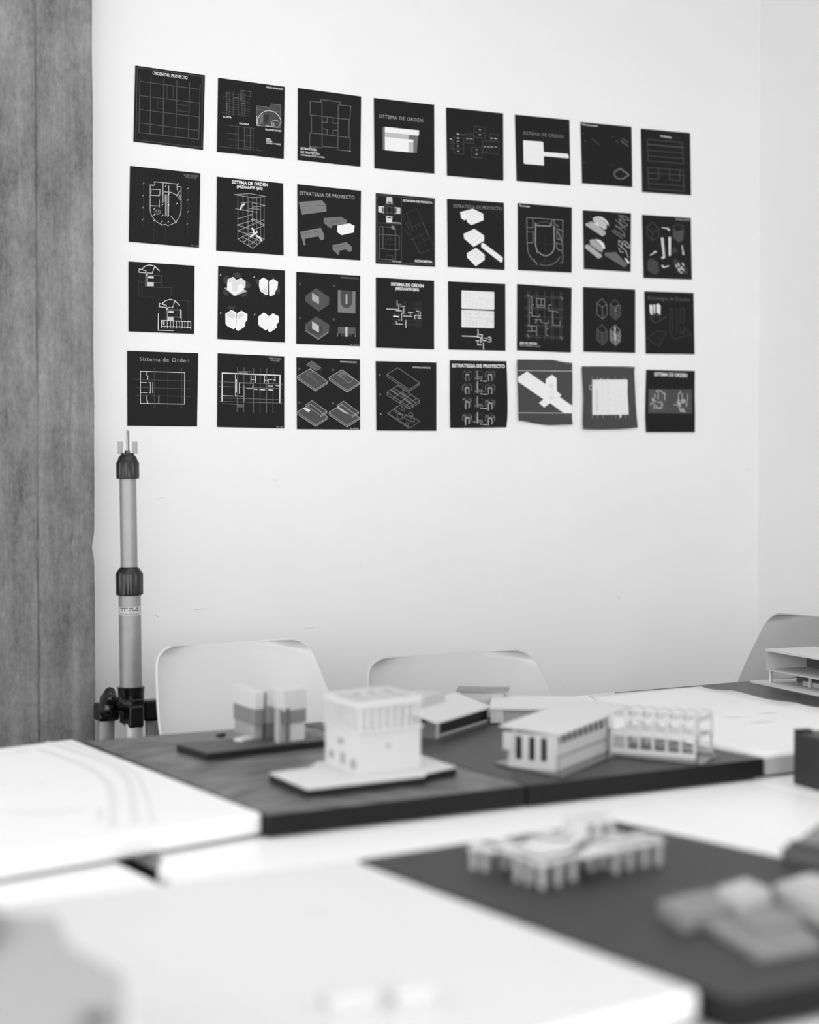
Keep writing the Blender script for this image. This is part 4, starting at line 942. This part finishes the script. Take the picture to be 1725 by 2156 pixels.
# ---- row 3
def fan(dx, dy, g1, g2): 
    q = [L(g1, 13, [185 + dx, 130 + dy, 215 + dx, 100 + dy, 265 + dx, 85 + dy, 315 + dx, 98 + dy, 362 + dx, 145 + dy]), L(g1, 10, [315 + dx, 100 + dy, 290 + dx, 170 + dy, 245 + dx, 165 + dy, 228 + dx, 190 + dy]), L(g1, 10, [158 + dx, 125 + dy, 158 + dx, 160 + dy, 228 + dx, 165 + dy, 228 + dx, 145 + dy, 158 + dx, 125 + dy]),
         L(g1, 9, [228 + dx, 165 + dy, 225 + dx, 300 + dy]), L(g1, 7, [243 + dx, 165 + dy, 240 + dx, 300 + dy]), P(175, 240 + dx, 258 + dy, 306 + dx, 260 + dy, 306 + dx, 302 + dy, 240 + dx, 300 + dy), P(200, 250 + dx, 200 + dy, 306 + dx, 202 + dy, 304 + dx, 222 + dy, 250 + dx, 220 + dy), L(g2, 8, [243 + dx, 188 + dy, 380 + dx, 192 + dy, 380 + dx, 305 + dy]), L(g2, 7, [306 + dx, 262 + dy, 380 + dx, 265 + dy])]
    return q
pr = fan(0, 0, 215, 80) + fan(205, 348, 215, 150) + LL(56, 7, [170, 170, 168, 258, 240, 262], [152, 230, 152, 400, 310, 405], [188, 300, 185, 380], [306, 312, 485, 315, 485, 395]) + LL(56, 5, [350, 435, 685, 452], [350, 440, 350, 560], [685, 450, 685, 640], [470, 440, 470, 640], [505, 440, 505, 650], [540, 440, 540, 650], [620, 445, 620, 650], [655, 445, 655, 650], [430, 440, 430, 640])
pr += LL(205, 9, [352, 575, 350, 745, 503, 748]) + LL(195, 9, [385, 645, 680, 658, 680, 735], [385, 645, 382, 722], [385, 705, 680, 715], [400, 650, 405, 690]) + [L(190, 7, [x, 655, x, 725]) for x in (412, 442, 475, 502, 534, 564, 592, 620, 650)] + LL(225, 12, [578, 535, 578, 620])
sheet(5, (52, 50, 718, 94, 713, 781, 52, 756), pr, 'black sheet with two fan-topped floor plans in white line, third row, far left')
pr = [P(52, 1105, 175, 1150, 158, 1190, 185, 1180, 220, 1120, 215), P(50, 1010, 215, 1050, 190, 1070, 200, 1040, 280, 1010, 270), P(50, 1235, 235, 1290, 290, 1270, 318, 1230, 320), P(50, 1003, 350, 1020, 330, 1065, 380, 1050, 398, 1010, 380), P(50, 1185, 390, 1250, 360, 1240, 400, 1190, 412), P(150, 1018, 322, 1035, 310, 1120, 372, 1215, 330, 1253, 352, 1120, 402),
      P(190, 1050, 232, 1105, 205, 1140, 235, 1190, 218, 1232, 250, 1232, 312, 1120, 370, 1046, 300), P(238, 1046, 270, 1075, 256, 1095, 262, 1098, 345, 1125, 360, 1155, 345, 1158, 288, 1185, 275, 1215, 295, 1212, 345, 1120, 390, 1046, 335), P(240, 1182, 222, 1198, 225, 1198, 238, 1180, 236),
      P(238, 1370, 240, 1412, 212, 1460, 240, 1458, 380, 1440, 390, 1380, 350, 1368, 300), P(190, 1398, 345, 1430, 318, 1452, 345, 1450, 385, 1400, 358), P(240, 1468, 250, 1512, 225, 1560, 256, 1556, 318, 1535, 350, 1530, 380, 1488, 402, 1470, 392),
      P(238, 1028, 578, 1090, 538, 1140, 565, 1135, 720, 1110, 735, 1050, 705, 1030, 680), P(185, 1042, 578, 1088, 548, 1130, 600, 1098, 628, 1040, 590), P(240, 1145, 575, 1190, 546, 1252, 582, 1250, 640, 1230, 665, 1225, 708, 1158, 752, 1135, 738), P(185, 1148, 598, 1190, 570, 1225, 588, 1170, 630, 1148, 618),
      P(238, 1360, 608, 1415, 565, 1465, 595, 1462, 725, 1438, 748, 1380, 708, 1362, 690), P(240, 1465, 605, 1510, 573, 1570, 605, 1568, 660, 1545, 690, 1548, 718, 1480, 766, 1460, 752), P(50, 1335, 235, 1360, 225, 1362, 290, 1340, 270), P(50, 1548, 330, 1580, 310, 1580, 370, 1550, 385), P(46, 1040, 520, 1085, 492, 1140, 510, 1100, 545), P(46, 1490, 218, 1520, 205, 1540, 225, 1515, 222), P(46, 1390, 385, 1450, 390, 1420, 412)]
pr += LL(225, 10, [977, 190, 984, 176], [1316, 214, 1323, 200], [978, 576, 984, 562], [1320, 592, 1326, 580])
sheet(5, (957, 96, 1629, 141, 1629, 867, 949, 832), pr, 'black sheet with four solid white hexagonal volumes, third row')
pr = [P(70, 178, 340, 300, 250, 450, 355, 446, 440, 330, 517, 178, 400), P(148, 255, 305, 333, 355, 333, 435, 255, 388), P(108, 548, 273, 747, 288, 745, 540, 547, 526), P(62, 580, 276, 714, 286, 712, 395, 705, 440, 680, 470, 645, 482, 610, 468, 585, 435, 578, 390), P(160, 637, 320, 656, 320, 656, 433, 637, 433),
      P(70, 178, 660, 300, 572, 450, 668, 446, 740, 328, 815, 178, 725), P(56, 205, 700, 280, 650, 375, 690, 370, 750, 328, 790, 240, 755), P(112, 178, 725, 328, 818, 442, 742, 442, 758, 325, 838, 180, 740), P(165, 255, 628, 333, 680, 333, 760, 255, 712), P(78, 548, 690, 747, 698, 745, 770, 547, 765), P(54, 580, 768, 715, 772, 712, 800, 580, 798), P(175, 633, 692, 657, 692, 657, 803, 633, 803)]
pr += LL(165, 6, [546, 765, 544, 800], [747, 770, 746, 804]) + LL(88, 16, arc(120, 203, 8, 8, 0, 360, 8), arc(506, 224, 8, 8, 0, 360, 8), arc(120, 587, 8, 8, 0, 360, 8), arc(502, 605, 8, 8, 0, 360, 8)) + [T('ESTRATEGIA DE PROYECTO', 582, 138, 782, 152, 18, 135, .0), T('ESC. GRAFICA', 690, 900, 790, 905, 14, 150, .0)]
sheet(6, (78, 66, 802, 112, 797, 911, 77, 882), pr, 'black sheet with grey hexagonal blocks and a U-shaped plan, third row')
pr = [T('SISTEMA DE ORDEN', 1150, 222, 1522, 244, 36, 240, .03), T('(MEDIANTE EJES)', 1200, 270, 1468, 284, 30, 238, .03)] + [L(58, 5, [x, 400, x, 700]) for x in (1188, 1245, 1300, 1318, 1355, 1390, 1420, 1445, 1470, 1495)] + [L(58, 5, [1160, y, 1500, y + 12]) for y in (470, 545, 610, 655)]
pr += LL(200, 10, [1097, 488, 1240, 494], [1220, 388, 1222, 455], [1240, 445, 1240, 490], [1205, 506, 1275, 510], [1295, 475, 1295, 540, 1270, 535, 1270, 620], [1290, 568, 1390, 574], [1212, 625, 1212, 658, 1280, 662], [1320, 618, 1320, 700], [1420, 560, 1422, 602], [1425, 560, 1490, 565], [1345, 524, 1400, 528], [1370, 528, 1370, 560], [1255, 456, 1305, 460], [1440, 512, 1465, 515], [1480, 515, 1485, 545], [1455, 590, 1490, 594]) + LL(240, 18, [1180, 570, 1240, 576]) + LL(150, 9, [1235, 432, 1270, 436], [1460, 530, 1462, 550], [1470, 570, 1485, 575], [1235, 612, 1250, 614])
sheet(6, (980, 130, 1641, 168, 1641, 947, 981, 926), pr, 'black sheet with small pinwheel plan lines under a bold two-line title, third row')
pr = [P(232, 255, 187, 655, 205, 661, 215, 660, 425, 652, 429, 255, 415, 249, 405, 249, 195), P(230, 255, 430, 652, 446, 658, 455, 658, 655, 650, 661, 255, 648, 249, 640, 249, 436)]
for dy, g in ((0, 186), (240, 165)):
    pr += LL(g, 6, [260, 205 + dy, 292, 208 + dy, 300, 275 + dy, 355, 290 + dy], [300, 235 + dy, 355, 238 + dy], [358, 205 + dy, 360, 285 + dy, 440, 292 + dy, 440, 405 + dy], [465, 210 + dy, 465, 300 + dy, 560, 312 + dy, 550, 400 + dy], [510, 250 + dy, 530, 255 + dy, 530, 270 + dy], [470, 280 + dy, 520, 285 + dy], [555, 298 + dy, 625, 302 + dy], [540, 232 + dy, 640, 240 + dy], [570, 325 + dy, 635, 332 + dy, 640, 370 + dy], [295, 318 + dy, 390, 325 + dy, 392, 400 + dy], [270, 350 + dy, 335, 355 + dy], [355, 340 + dy, 352, 380 + dy, 385, 382 + dy], [400, 355 + dy, 535, 358 + dy], [575, 335 + dy, 572, 400 + dy], [410, 240 + dy, 450, 244 + dy])
pr += LL(228, 14, [258, 758, 455, 766], [456, 676, 458, 735, 510, 745, 508, 800], [455, 740, 450, 770, 500, 780], [490, 790, 492, 840], [510, 812, 560, 816], [455, 840, 455, 868, 500, 870], [525, 845, 527, 925], [430, 815, 470, 820]) + LL(222, 12, [540, 785, 575, 790], [585, 772, 618, 775, 620, 830, 580, 830], [590, 800, 615, 800])
sheet(7, (82, 73, 799, 106, 802, 944, 88, 926), pr, 'black sheet with two solid white maze-like rectangles over a line sketch, third row')
pr = []
for x in (1078, 1100, 1188, 1210, 1292, 1378, 1402, 1485, 1508): pr.append(L(72, 7, [x, 185 + (x - 1078) * .05, x - 2, 800 + (x - 1078) * .05]))
for y in (248, 268, 395, 412, 510, 615, 632, 748, 768): pr.append(L(72, 7, [1048, y, 1532, y + 24]))
pr += LL(140, 10, [1075, 240, 1098, 262], [1495, 270, 1515, 300], [1075, 745, 1095, 768], [1490, 765, 1510, 792]) + LL(128, 10, [1110, 262, 1132, 275, 1132, 510, 1228, 516, 1228, 490], [1190, 288, 1290, 294, 1290, 402, 1190, 395], [1190, 288, 1190, 370, 1288, 376], [1250, 292, 1250, 372], [1345, 440, 1342, 368, 1380, 372], [1345, 440, 1455, 455, 1455, 470], [1392, 455, 1392, 620, 1485, 628, 1485, 570], [1160, 550, 1245, 555, 1250, 590, 1342, 598, 1342, 560], [1165, 590, 1185, 590, 1188, 555], [1308, 600, 1308, 750, 1345, 754], [1310, 665, 1345, 670], [1078, 632, 1190, 636, 1190, 750], [1132, 636, 1130, 695], [1080, 695, 1190, 700], [1095, 465, 1130, 467], [1130, 365, 1155, 368], [1100, 290, 1098, 630])
pr += [T('EJES DE ORDEN', 982, 858, 1196, 868, 28, 200, .03), T('MAISON FAMILIAR, A. TALLER', 982, 884, 1235, 898, 17, 150, .01)]
sheet(7, (948, 107, 1631, 154, 1621, 965, 945, 938), pr, 'black sheet with a grid of crossing axes and bracket-like walls, third row')
def hexw(cx, cy, w, h, g, wd, extra=0, g2=90):
    q = [L(g, wd, [cx, cy - h, cx - w, cy - h * .55, cx - w, cy + h * .5, cx + w * .1, cy + h, cx + w, cy + h * .55, cx + w, cy - h * .45, cx, cy - h]), L(g, wd, [cx - w, cy - h * .55, cx + w * .05, cy - h * .15, cx + w, cy - h * .45]), L(g, wd, [cx + w * .05, cy - h * .15, cx + w * .1, cy + h])]
    for i in range(extra):
        y = cy - h * .45 + i * h * 1.0 / extra; q.append(L(g2, wd * .9, [cx - w, y, cx + w * .1, y + h * .42])); q.append(L(g2, wd * .8, [cx + w * .1, y + h * .42, cx + w, y + h * .15]))
    return q
pr = hexw(370, 385, 68, 138, 105, 10) + hexw(548, 397, 68, 138, 90, 9, 4, 108) + hexw(370, 735, 68, 138, 90, 9, 6, 86) + hexw(548, 740, 68, 138, 130, 9, 7, 150) + LL(130, 14, [560, 350, 590, 335], [545, 380, 560, 375], [540, 400, 560, 415]) + LL(185, 22, [545, 630, 545, 690], [540, 710, 555, 760], [545, 775, 550, 805]) + LL(150, 12, [580, 795, 600, 820], [585, 740, 605, 760])
sheet(8, (117, 92, 818, 125, 818, 979, 122, 960), pr, 'black sheet with four small wireframe hexagonal prisms, third row')
pr = [T('Estrategia de Diseño', 992, 258, 1550, 285, 48, 92, .0), P(222, 1008, 330, 1035, 328, 1052, 350, 1050, 465, 1030, 465, 1012, 430), P(222, 1060, 325, 1085, 330, 1085, 450, 1068, 455), P(225, 1100, 330, 1125, 310, 1158, 345, 1155, 470, 1130, 450, 1105, 440)]
pr += LL(80, 8, [1000, 500, 1095, 578, 1235, 490], [1020, 460, 1050, 515], [1060, 460, 1080, 505], [1110, 440, 1115, 490], [1140, 450, 1150, 510]) + LL(62, 9, [1285, 380, 1320, 395, 1320, 700], [1285, 380, 1285, 680], [1355, 390, 1380, 395, 1380, 720], [1425, 380, 1450, 370, 1475, 390, 1475, 570, 1425, 570, 1425, 380], [1260, 670, 1345, 795, 1580, 730, 1480, 640], [1430, 620, 1430, 700, 1470, 720, 1470, 620], [980, 780, 1135, 895, 1235, 700, 1110, 680, 980, 780], [1120, 750, 1150, 800])
sheet(8, (942, 147, 1604, 172, 1616, 996, 959, 987), pr, 'black sheet with small white slabs under faint outline lettering, end of the third row')
# ---- row 4
pr = [T('Sistema de Orden', 163, 1052, 662, 1070, 42, 150, .0)] + LL(185, 9, [172, 1158, 618, 1172, 616, 1490, 172, 1482, 172, 1158], [236, 1162, 236, 1200, 247, 1205, 245, 1245], [175, 1272, 238, 1273], [175, 1372, 242, 1374], [257, 1270, 274, 1272, 272, 1376, 262, 1376], [297, 1270, 295, 1378], [236, 1402, 236, 1455, 245, 1460, 245, 1482], [357, 1404, 356, 1482])
pr += LL(74, 6, [312, 1125, 310, 1525], [449, 1130, 448, 1530], [586, 1130, 586, 1530], [115, 1242, 670, 1256], [125, 1322, 670, 1334], [120, 1402, 680, 1412])
sheet(5, (39, 951, 755, 975, 743, 1716, 41, 1707), pr, 'black sheet with one thin-walled rectangle plan under outline lettering, bottom left corner of the display')
pr = LL(222, 16, [998, 1172, 995, 1462], [1010, 1176, 1582, 1200], [1580, 1198, 1577, 1478]) + LL(215, 10, [1130, 1195, 1130, 1375], [1140, 1240, 1140, 1370], [1170, 1275, 1170, 1380], [1170, 1275, 1310, 1278], [1288, 1212, 1286, 1272], [1332, 1205, 1330, 1278], [1288, 1240, 1330, 1242], [1424, 1205, 1422, 1282], [1424, 1250, 1460, 1252], [1460, 1285, 1462, 1240, 1500, 1242], [1530, 1210, 1530, 1260], [1515, 1245, 1535, 1247], [1535, 1300, 1575, 1308], [1245, 1332, 1305, 1334, 1306, 1300], [1460, 1306, 1510, 1308], [1216, 1300, 1215, 1465], [1130, 1380, 1130, 1412]) + LL(205, 14, [1320, 1338, 1350, 1340], [1375, 1342, 1425, 1345], [1465, 1345, 1510, 1348]) + LL(170, 9, [1005, 1404, 1110, 1408], [1130, 1405, 1200, 1412])
pr += LL(110, 6, [1151, 1118, 1147, 1568], [1217, 1120, 1213, 1570], [1314, 1125, 1311, 1573], [1381, 1127, 1378, 1573], [1447, 1130, 1444, 1575], [1512, 1133, 1509, 1578], [970, 1264, 1605, 1288], [970, 1310, 1605, 1333], [968, 1426, 1605, 1446], [968, 1462, 1605, 1480], [995, 1485, 1150, 1492], [1165, 1160, 1290, 1160, 1290, 1195], [1165, 1160, 1160, 1190]) + [P(95, 1170, 1158, 1255, 1158, 1255, 1180, 1165, 1175), P(80, 1150, 1490, 1208, 1492, 1206, 1522, 1150, 1520)]
pr += [T('SISTEMA DE ORDEN', 1468, 1034, 1592, 1042, 15, 150, .01), T('MEDIANTE EJES', 1486, 1054, 1576, 1060, 13, 140, .01), T('ESC. 1:200', 1545, 1724, 1612, 1727, 13, 160, .01)]
sheet(5, (952, 976, 1623, 1008, 1623, 1735, 946, 1720), pr, 'black sheet with a long white floor plan crossed by vertical axes, bottom row')
def slab(dx, dy, kind):
    q = [P(66, 90 + dx, 1250 + dy, 235 + dx, 1165 + dy, 432 + dx, 1310 + dy, 432 + dx, 1330 + dy, 293 + dx, 1420 + dy, 90 + dx, 1280 + dy), L(165, 7, [90 + dx, 1250 + dy, 235 + dx, 1165 + dy, 432 + dx, 1312 + dy, 432 + dx, 1330 + dy, 293 + dx, 1420 + dy, 90 + dx, 1282 + dy, 90 + dx, 1250 + dy]), L(150, 6, [90 + dx, 1255 + dy, 150 + dx, 1300 + dy, 293 + dx, 1400 + dy, 430 + dx, 1315 + dy]), L(150, 6, [293 + dx, 1400 + dy, 293 + dx, 1418 + dy])]
    if kind == 0: q += [L(120, 5, [190 + dx, 1228 + dy, 245 + dx, 1200 + dy, 248 + dx, 1260 + dy, 325 + dx, 1325 + dy]), L(120, 5, [190 + dx, 1228 + dy, 240 + dx, 1262 + dy]), L(140, 6, [235 + dx, 1168 + dy, 262 + dx, 1195 + dy, 262 + dx, 1210 + dy])]
    if kind == 1: q += [P(90, 190 + dx, 1228 + dy, 240 + dx, 1190 + dy, 355 + dx, 1270 + dy, 350 + dx, 1290 + dy, 305 + dx, 1315 + dy), L(150, 5, [190 + dx, 1228 + dy, 240 + dx, 1190 + dy, 355 + dx, 1268 + dy, 350 + dx, 1292 + dy, 305 + dx, 1315 + dy, 250 + dx, 1262 + dy, 190 + dx, 1228 + dy]), L(130, 5, [265 + dx, 1215 + dy, 275 + dx, 1250 + dy])]
    if kind >= 2: q += [P(60, 180 + dx, 1175 + dy, 252 + dx, 1125 + dy, 420 + dx, 1245 + dy, 420 + dx, 1260 + dy, 350 + dx, 1300 + dy), L(165, 6, [180 + dx, 1175 + dy, 252 + dx, 1125 + dy, 422 + dx, 1248 + dy, 420 + dx, 1268 + dy, 350 + dx, 1310 + dy, 350 + dx, 1292 + dy, 420 + dx, 1250 + dy]), L(150, 6, [180 + dx, 1178 + dy, 350 + dx, 1295 + dy])]
    if kind == 2: q += [P(190, 148 + dx, 1215 + dy, 170 + dx, 1200 + dy, 235 + dx, 1235 + dy, 212 + dx, 1260 + dy)]
    if kind == 3: q += [P(160, 180 + dx, 1178 + dy, 350 + dx, 1295 + dy, 350 + dx, 1310 + dy, 300 + dx, 1275 + dy, 245 + dx, 1250 + dy, 180 + dx, 1205 + dy)]
    return q
pr = slab(0, 0, 0) + slab(360, 12, 1) + slab(2, 402, 2) + slab(360, 408, 3) + [P(80, 190, 1118, 252, 1080, 357, 1155, 305, 1188)] + LL(130, 5, [190, 1118, 252, 1080, 357, 1155, 305, 1188, 190, 1118]) + LL(62, 4, [190, 1120, 190, 1225], [357, 1155, 358, 1260], [305, 1188, 305, 1300]) + LL(96, 15, arc(110, 1168, 7, 8, 0, 360, 8), arc(496, 1180, 7, 8, 0, 360, 8), arc(113, 1552, 7, 8, 0, 360, 8), arc(493, 1560, 7, 8, 0, 360, 8))
pr += [T('ESTRATEGIA DE PROYECTO', 575, 1094, 762, 1102, 16, 190, .02), T('ESC. GRAFICA', 690, 1850, 785, 1852, 13, 190, .02)]
sheet(6, (78, 1035, 799, 1060, 801, 1858, 84, 1852), pr, 'black sheet with four grey slab diagrams outlined in white, third in the bottom row')
pr = LL(120, 7, [1107, 1228, 1227, 1155, 1475, 1325, 1475, 1345, 1356, 1425, 1107, 1255, 1107, 1228], [1107, 1230, 1356, 1402, 1475, 1328], [1356, 1402, 1356, 1425], [1107, 1430, 1227, 1356, 1475, 1525, 1472, 1555, 1356, 1625, 1107, 1465, 1107, 1430], [1107, 1432, 1356, 1600, 1475, 1528], [1182, 1500, 1295, 1408], [1257, 1550, 1375, 1460], [1332, 1580, 1445, 1500], [1145, 1405, 1395, 1575], [1180, 1385, 1435, 1552], [1356, 1600, 1356, 1625], [1182, 1480, 1182, 1510], [1257, 1530, 1257, 1560], [1395, 1575, 1395, 1600], [1332, 1582, 1332, 1605])
pr += LL(100, 9, [1112, 1672, 1230, 1595], [1112, 1675, 1360, 1845, 1475, 1765, 1380, 1700], [1112, 1668, 1360, 1832]) + LL(125, 6, [1185, 1620, 1250, 1580, 1310, 1625, 1300, 1650, 1240, 1615], [1185, 1620, 1290, 1690, 1340, 1690], [1222, 1685, 1245, 1670, 1280, 1700, 1275, 1735, 1240, 1740, 1222, 1710, 1222, 1685], [1350, 1680, 1375, 1660, 1400, 1685, 1395, 1710, 1355, 1700, 1350, 1680], [1295, 1720, 1320, 1695, 1420, 1745, 1410, 1770, 1370, 1765, 1295, 1720], [1315, 1790, 1330, 1775, 1350, 1790, 1345, 1815, 1320, 1810, 1315, 1790], [1185, 1620, 1190, 1650, 1260, 1690], [1370, 1765, 1370, 1740]) + [P(72, 1145, 1410, 1165, 1398, 1235, 1445, 1200, 1460), P(72, 1250, 1450, 1290, 1430, 1335, 1470, 1300, 1500), P(72, 1290, 1510, 1320, 1495, 1390, 1540, 1350, 1560)]
pr += LL(220, 10, [1026, 1230, 1026, 1245], [1029, 1450, 1029, 1465], [1033, 1673, 1033, 1688]) + [T('ESTRATEGIA DE PROYECTO', 1398, 1158, 1600, 1166, 17, 200, .02)]
sheet(6, (978, 1080, 1667, 1096, 1667, 1872, 986, 1868), pr, 'black sheet with three outlined slabs stacked in a column, fourth in the bottom row')
pr = [T('ESTRATEGIA DE PROYECTO', 148, 222, 1520, 245, 92, 240, .028)]
def cubew(cx, cy, g, kind):
    w, h = 118, 150
    q = [L(62, 14, [cx, cy - h, cx - w, cy - h * .45, cx - w, cy + h * .4, cx, cy + h, cx + w, cy + h * .4, cx + w, cy - h * .45, cx, cy - h]), L(100, 15, [cx - w, cy - h * .5, cx - w * .6, cy - h * .75, cx, cy - h * .3, cx + w * .6, cy - h * .75, cx + w, cy - h * .5]), L(g, 20, [cx - w * .35, cy - 20, cx - w * .35, cy + h * .95]), L(g, 20, [cx + w * .35, cy - 20, cx + w * .35, cy + h * .9]), L(150, 30, [cx - w * .3, cy - h * .2, cx, cy - 10, cx + w * .3, cy - h * .2])]
    if kind % 2: q += [L(130, 16, [cx - w, cy - h * .5, cx - w, cy + h * .3]), L(130, 16, [cx + w, cy - h * .5, cx + w, cy + h * .3]), L(110, 12, [cx - w * .6, cy - h * .3, cx - w * .6, cy + h * .55])]
    if kind >= 2: q += [L(140, 16, [cx - w, cy - h * .7, cx + w * .3, cy, cx + w * .9, cy - h * .4]), L(g, 26, [cx - w * .4, cy + 20, cx - w * .4, cy + h * 1.1]), L(130, 14, [cx + w * .55, cy - 30, cx + w * .5, cy + h * .8])]
    return q
for i, (cy, cy3) in enumerate(((435, 440), (775, 780), (1145, 1180), (1560, 1570))):
    pr += cubew(545, cy, (120, 175, 165, 170)[i], (0, 1, 2, 3)[i]) + cubew(1138, cy3, (165, 165, 160, 165)[i], (1, 1, 3, 3)[i])
    c = cy - 115; pr += LL(66, 13, [740, c, 940, c, 940, c + 245, 740, c + 245, 740, c]) + LL(105, 14, [775, c + 5, 780, c + 225]) + LL((150, 185, 160, 205)[i], 22, [810, c - (0, 60, 60, 50)[i], 812, c + 230]) + LL(130, 18, [820, c + 155, 930, c + 155], [(740, 735, 740, 690)[i], c + 195, (930, 975, 975, 940)[i], c + 197]) + LL(80, 12, [740, c + 165, 930, c + 175], [740, c + 215, 940, c + 220])
    pr += LL(195, 22, [890, c + 255, 925, c + 262], [960, c + 265, 1060, c + 265])
sheet(7, [[(107, 1062), (812, 1074)], [(812, 1074), (822, 1300), (828, 1600), (825, 1780), (812, 1902)], [(110, 1908), (812, 1902)], [(107, 1062), (106, 1480), (110, 1908)]], zoomed(pr, 9, 7), 'black sheet with rows of tiny cubes beneath a large bold white title, bottom row', curl=.003)
pr = [P(236, 955, 1275, 1072, 1202, 1305, 1362, 1305, 1298, 1382, 1243, 1442, 1288, 1445, 1450, 1500, 1495, 1480, 1522, 1636, 1632, 1634, 1725, 1528, 1722, 1362, 1600, 1285, 1652, 1220, 1598, 1275, 1550, 960, 1330), P(222, 1325, 1390, 1360, 1350, 1420, 1370, 1400, 1410), P(224, 1330, 1535, 1375, 1500, 1420, 1535, 1375, 1565), P(228, 1340, 1450, 1380, 1430, 1410, 1460, 1370, 1480)]
pr += LL(205, 7, [955, 1190, 1636, 1198], [965, 1720, 1634, 1724]) + LL(205, 8, [1213, 1430, 1216, 1440]) + [T('ORDEN', 1545, 1104, 1605, 1108, 13, 110, .0), T('ESC. 1:75', 1545, 1758, 1605, 1760, 13, 110, .0)]
sheet(7, [[(952, 1052), (1200, 1056), (1385, 1058), (1500, 1080), (1636, 1096)], [(1636, 1096), (1640, 1400), (1634, 1780), (1646, 1866)], [(968, 1822), (1000, 1815), (1100, 1838), (1210, 1858), (1340, 1874), (1480, 1870), (1646, 1866)], [(952, 1052), (950, 1120), (960, 1480), (966, 1720), (968, 1822)]], pr, 'faded crumpled sheet with a long white diagonal bar, sixth in the bottom row', M_posterg, .006)
pr = [P(232, 238, 1338, 705, 1335, 716, 1350, 714, 1520, 728, 1790, 726, 1808, 240, 1812), P(232, 605, 1810, 635, 1810, 625, 1850, 610, 1852), P(232, 340, 1335, 350, 1318, 365, 1335), P(232, 438, 1335, 448, 1320, 458, 1335)]
for x, g in ((262, 212), (280, 212), (305, 205), (378, 205), (430, 205), (452, 208), (546, 200), (672, 205)): pr.append(L(g, 5, [x, 1340, x + (x - 238) * .025, 1808]))
for y in (1360, 1435, 1498, 1560, 1620, 1685): pr.append(L(205, 5, [240, y, 716, y + 3]))
pr += LL(120, 7, [305, 1470, 308, 1755]) + LL(150, 6, [236, 1300, 236, 1335], [305, 1300, 306, 1335], [380, 1300, 381, 1335], [545, 1300, 546, 1335], [668, 1300, 670, 1335], [240, 1815, 240, 1865], [308, 1815, 310, 1865], [381, 1815, 382, 1865], [555, 1815, 556, 1862], [683, 1815, 686, 1860]) + LL(200, 8, [205, 1405, 200, 1440, 208, 1470, 230, 1470], [222, 1405, 236, 1420])
pr += LL(180, 10, [430, 1510, 460, 1512], [470, 1590, 500, 1620], [600, 1540, 620, 1560], [610, 1635, 620, 1640], [370, 1550, 380, 1560]) + LL(104, 9, [670, 1178, 790, 1185]) + LL(88, 9, [780, 1975, 820, 1985])
sheet(8, [[(106, 1158), (360, 1158), (600, 1160), (720, 1162), (815, 1168)], [(815, 1168), (806, 1240), (818, 1500), (830, 1750), (852, 1982)], [(125, 2005), (270, 2010), (420, 2010), (640, 2002), (852, 1982)], [(106, 1158), (103, 1220), (122, 1550), (116, 1900), (125, 2005)]], pr, 'faded curling dark sheet with a solid white gridded square, seventh in the bottom row', M_posterg, .006)
pr = [T('SISTEMA DE ORDEN', 1073, 1288, 1514, 1304, 50, 240, .02), P(66, 995, 1465, 1585, 1468, 1582, 1795, 990, 1788), P(72, 1010, 1480, 1222, 1482, 1222, 1770, 1010, 1765)]
pr += LL(175, 12, [1100, 1505, 1105, 1485, 1170, 1488, 1190, 1520, 1218, 1522, 1215, 1610], [1125, 1510, 1125, 1600], [1080, 1535, 1085, 1580], [1050, 1580, 1055, 1640, 1050, 1660, 1010, 1668], [1070, 1600, 1090, 1640], [1075, 1660, 1075, 1730], [1175, 1640, 1175, 1720], [1100, 1680, 1100, 1718], [1175, 1670, 1195, 1672], [1110, 1640, 1170, 1640]) + LL(225, 15, [1100, 1715, 1165, 1720], [1050, 1590, 1060, 1620])
pr += LL(165, 12, [1425, 1485, 1425, 1520, 1400, 1525, 1400, 1700], [1450, 1520, 1450, 1620], [1520, 1530, 1520, 1610, 1500, 1620], [1370, 1645, 1400, 1640], [1335, 1672, 1380, 1680], [1505, 1630, 1505, 1700], [1420, 1620, 1490, 1625], [1400, 1700, 1430, 1760], [1510, 1665, 1525, 1670]) + LL(220, 16, [1425, 1730, 1430, 1760, 1490, 1765], [1440, 1640, 1470, 1650], [1465, 1600, 1475, 1630], [1420, 1650, 1425, 1700], [1455, 1720, 1465, 1750], [1400, 1600, 1402, 1680])
sheet(8, [[(968, 1204), (1620, 1219)], [(1620, 1219), (1617, 1500), (1622, 1800), (1620, 2045)], [(963, 2045), (1620, 2045)], [(968, 1204), (958, 1500), (954, 1850), (963, 2045)]], pr, 'black sheet with two tangled plans on a grey band, bottom right corner of the display', curl=.001)
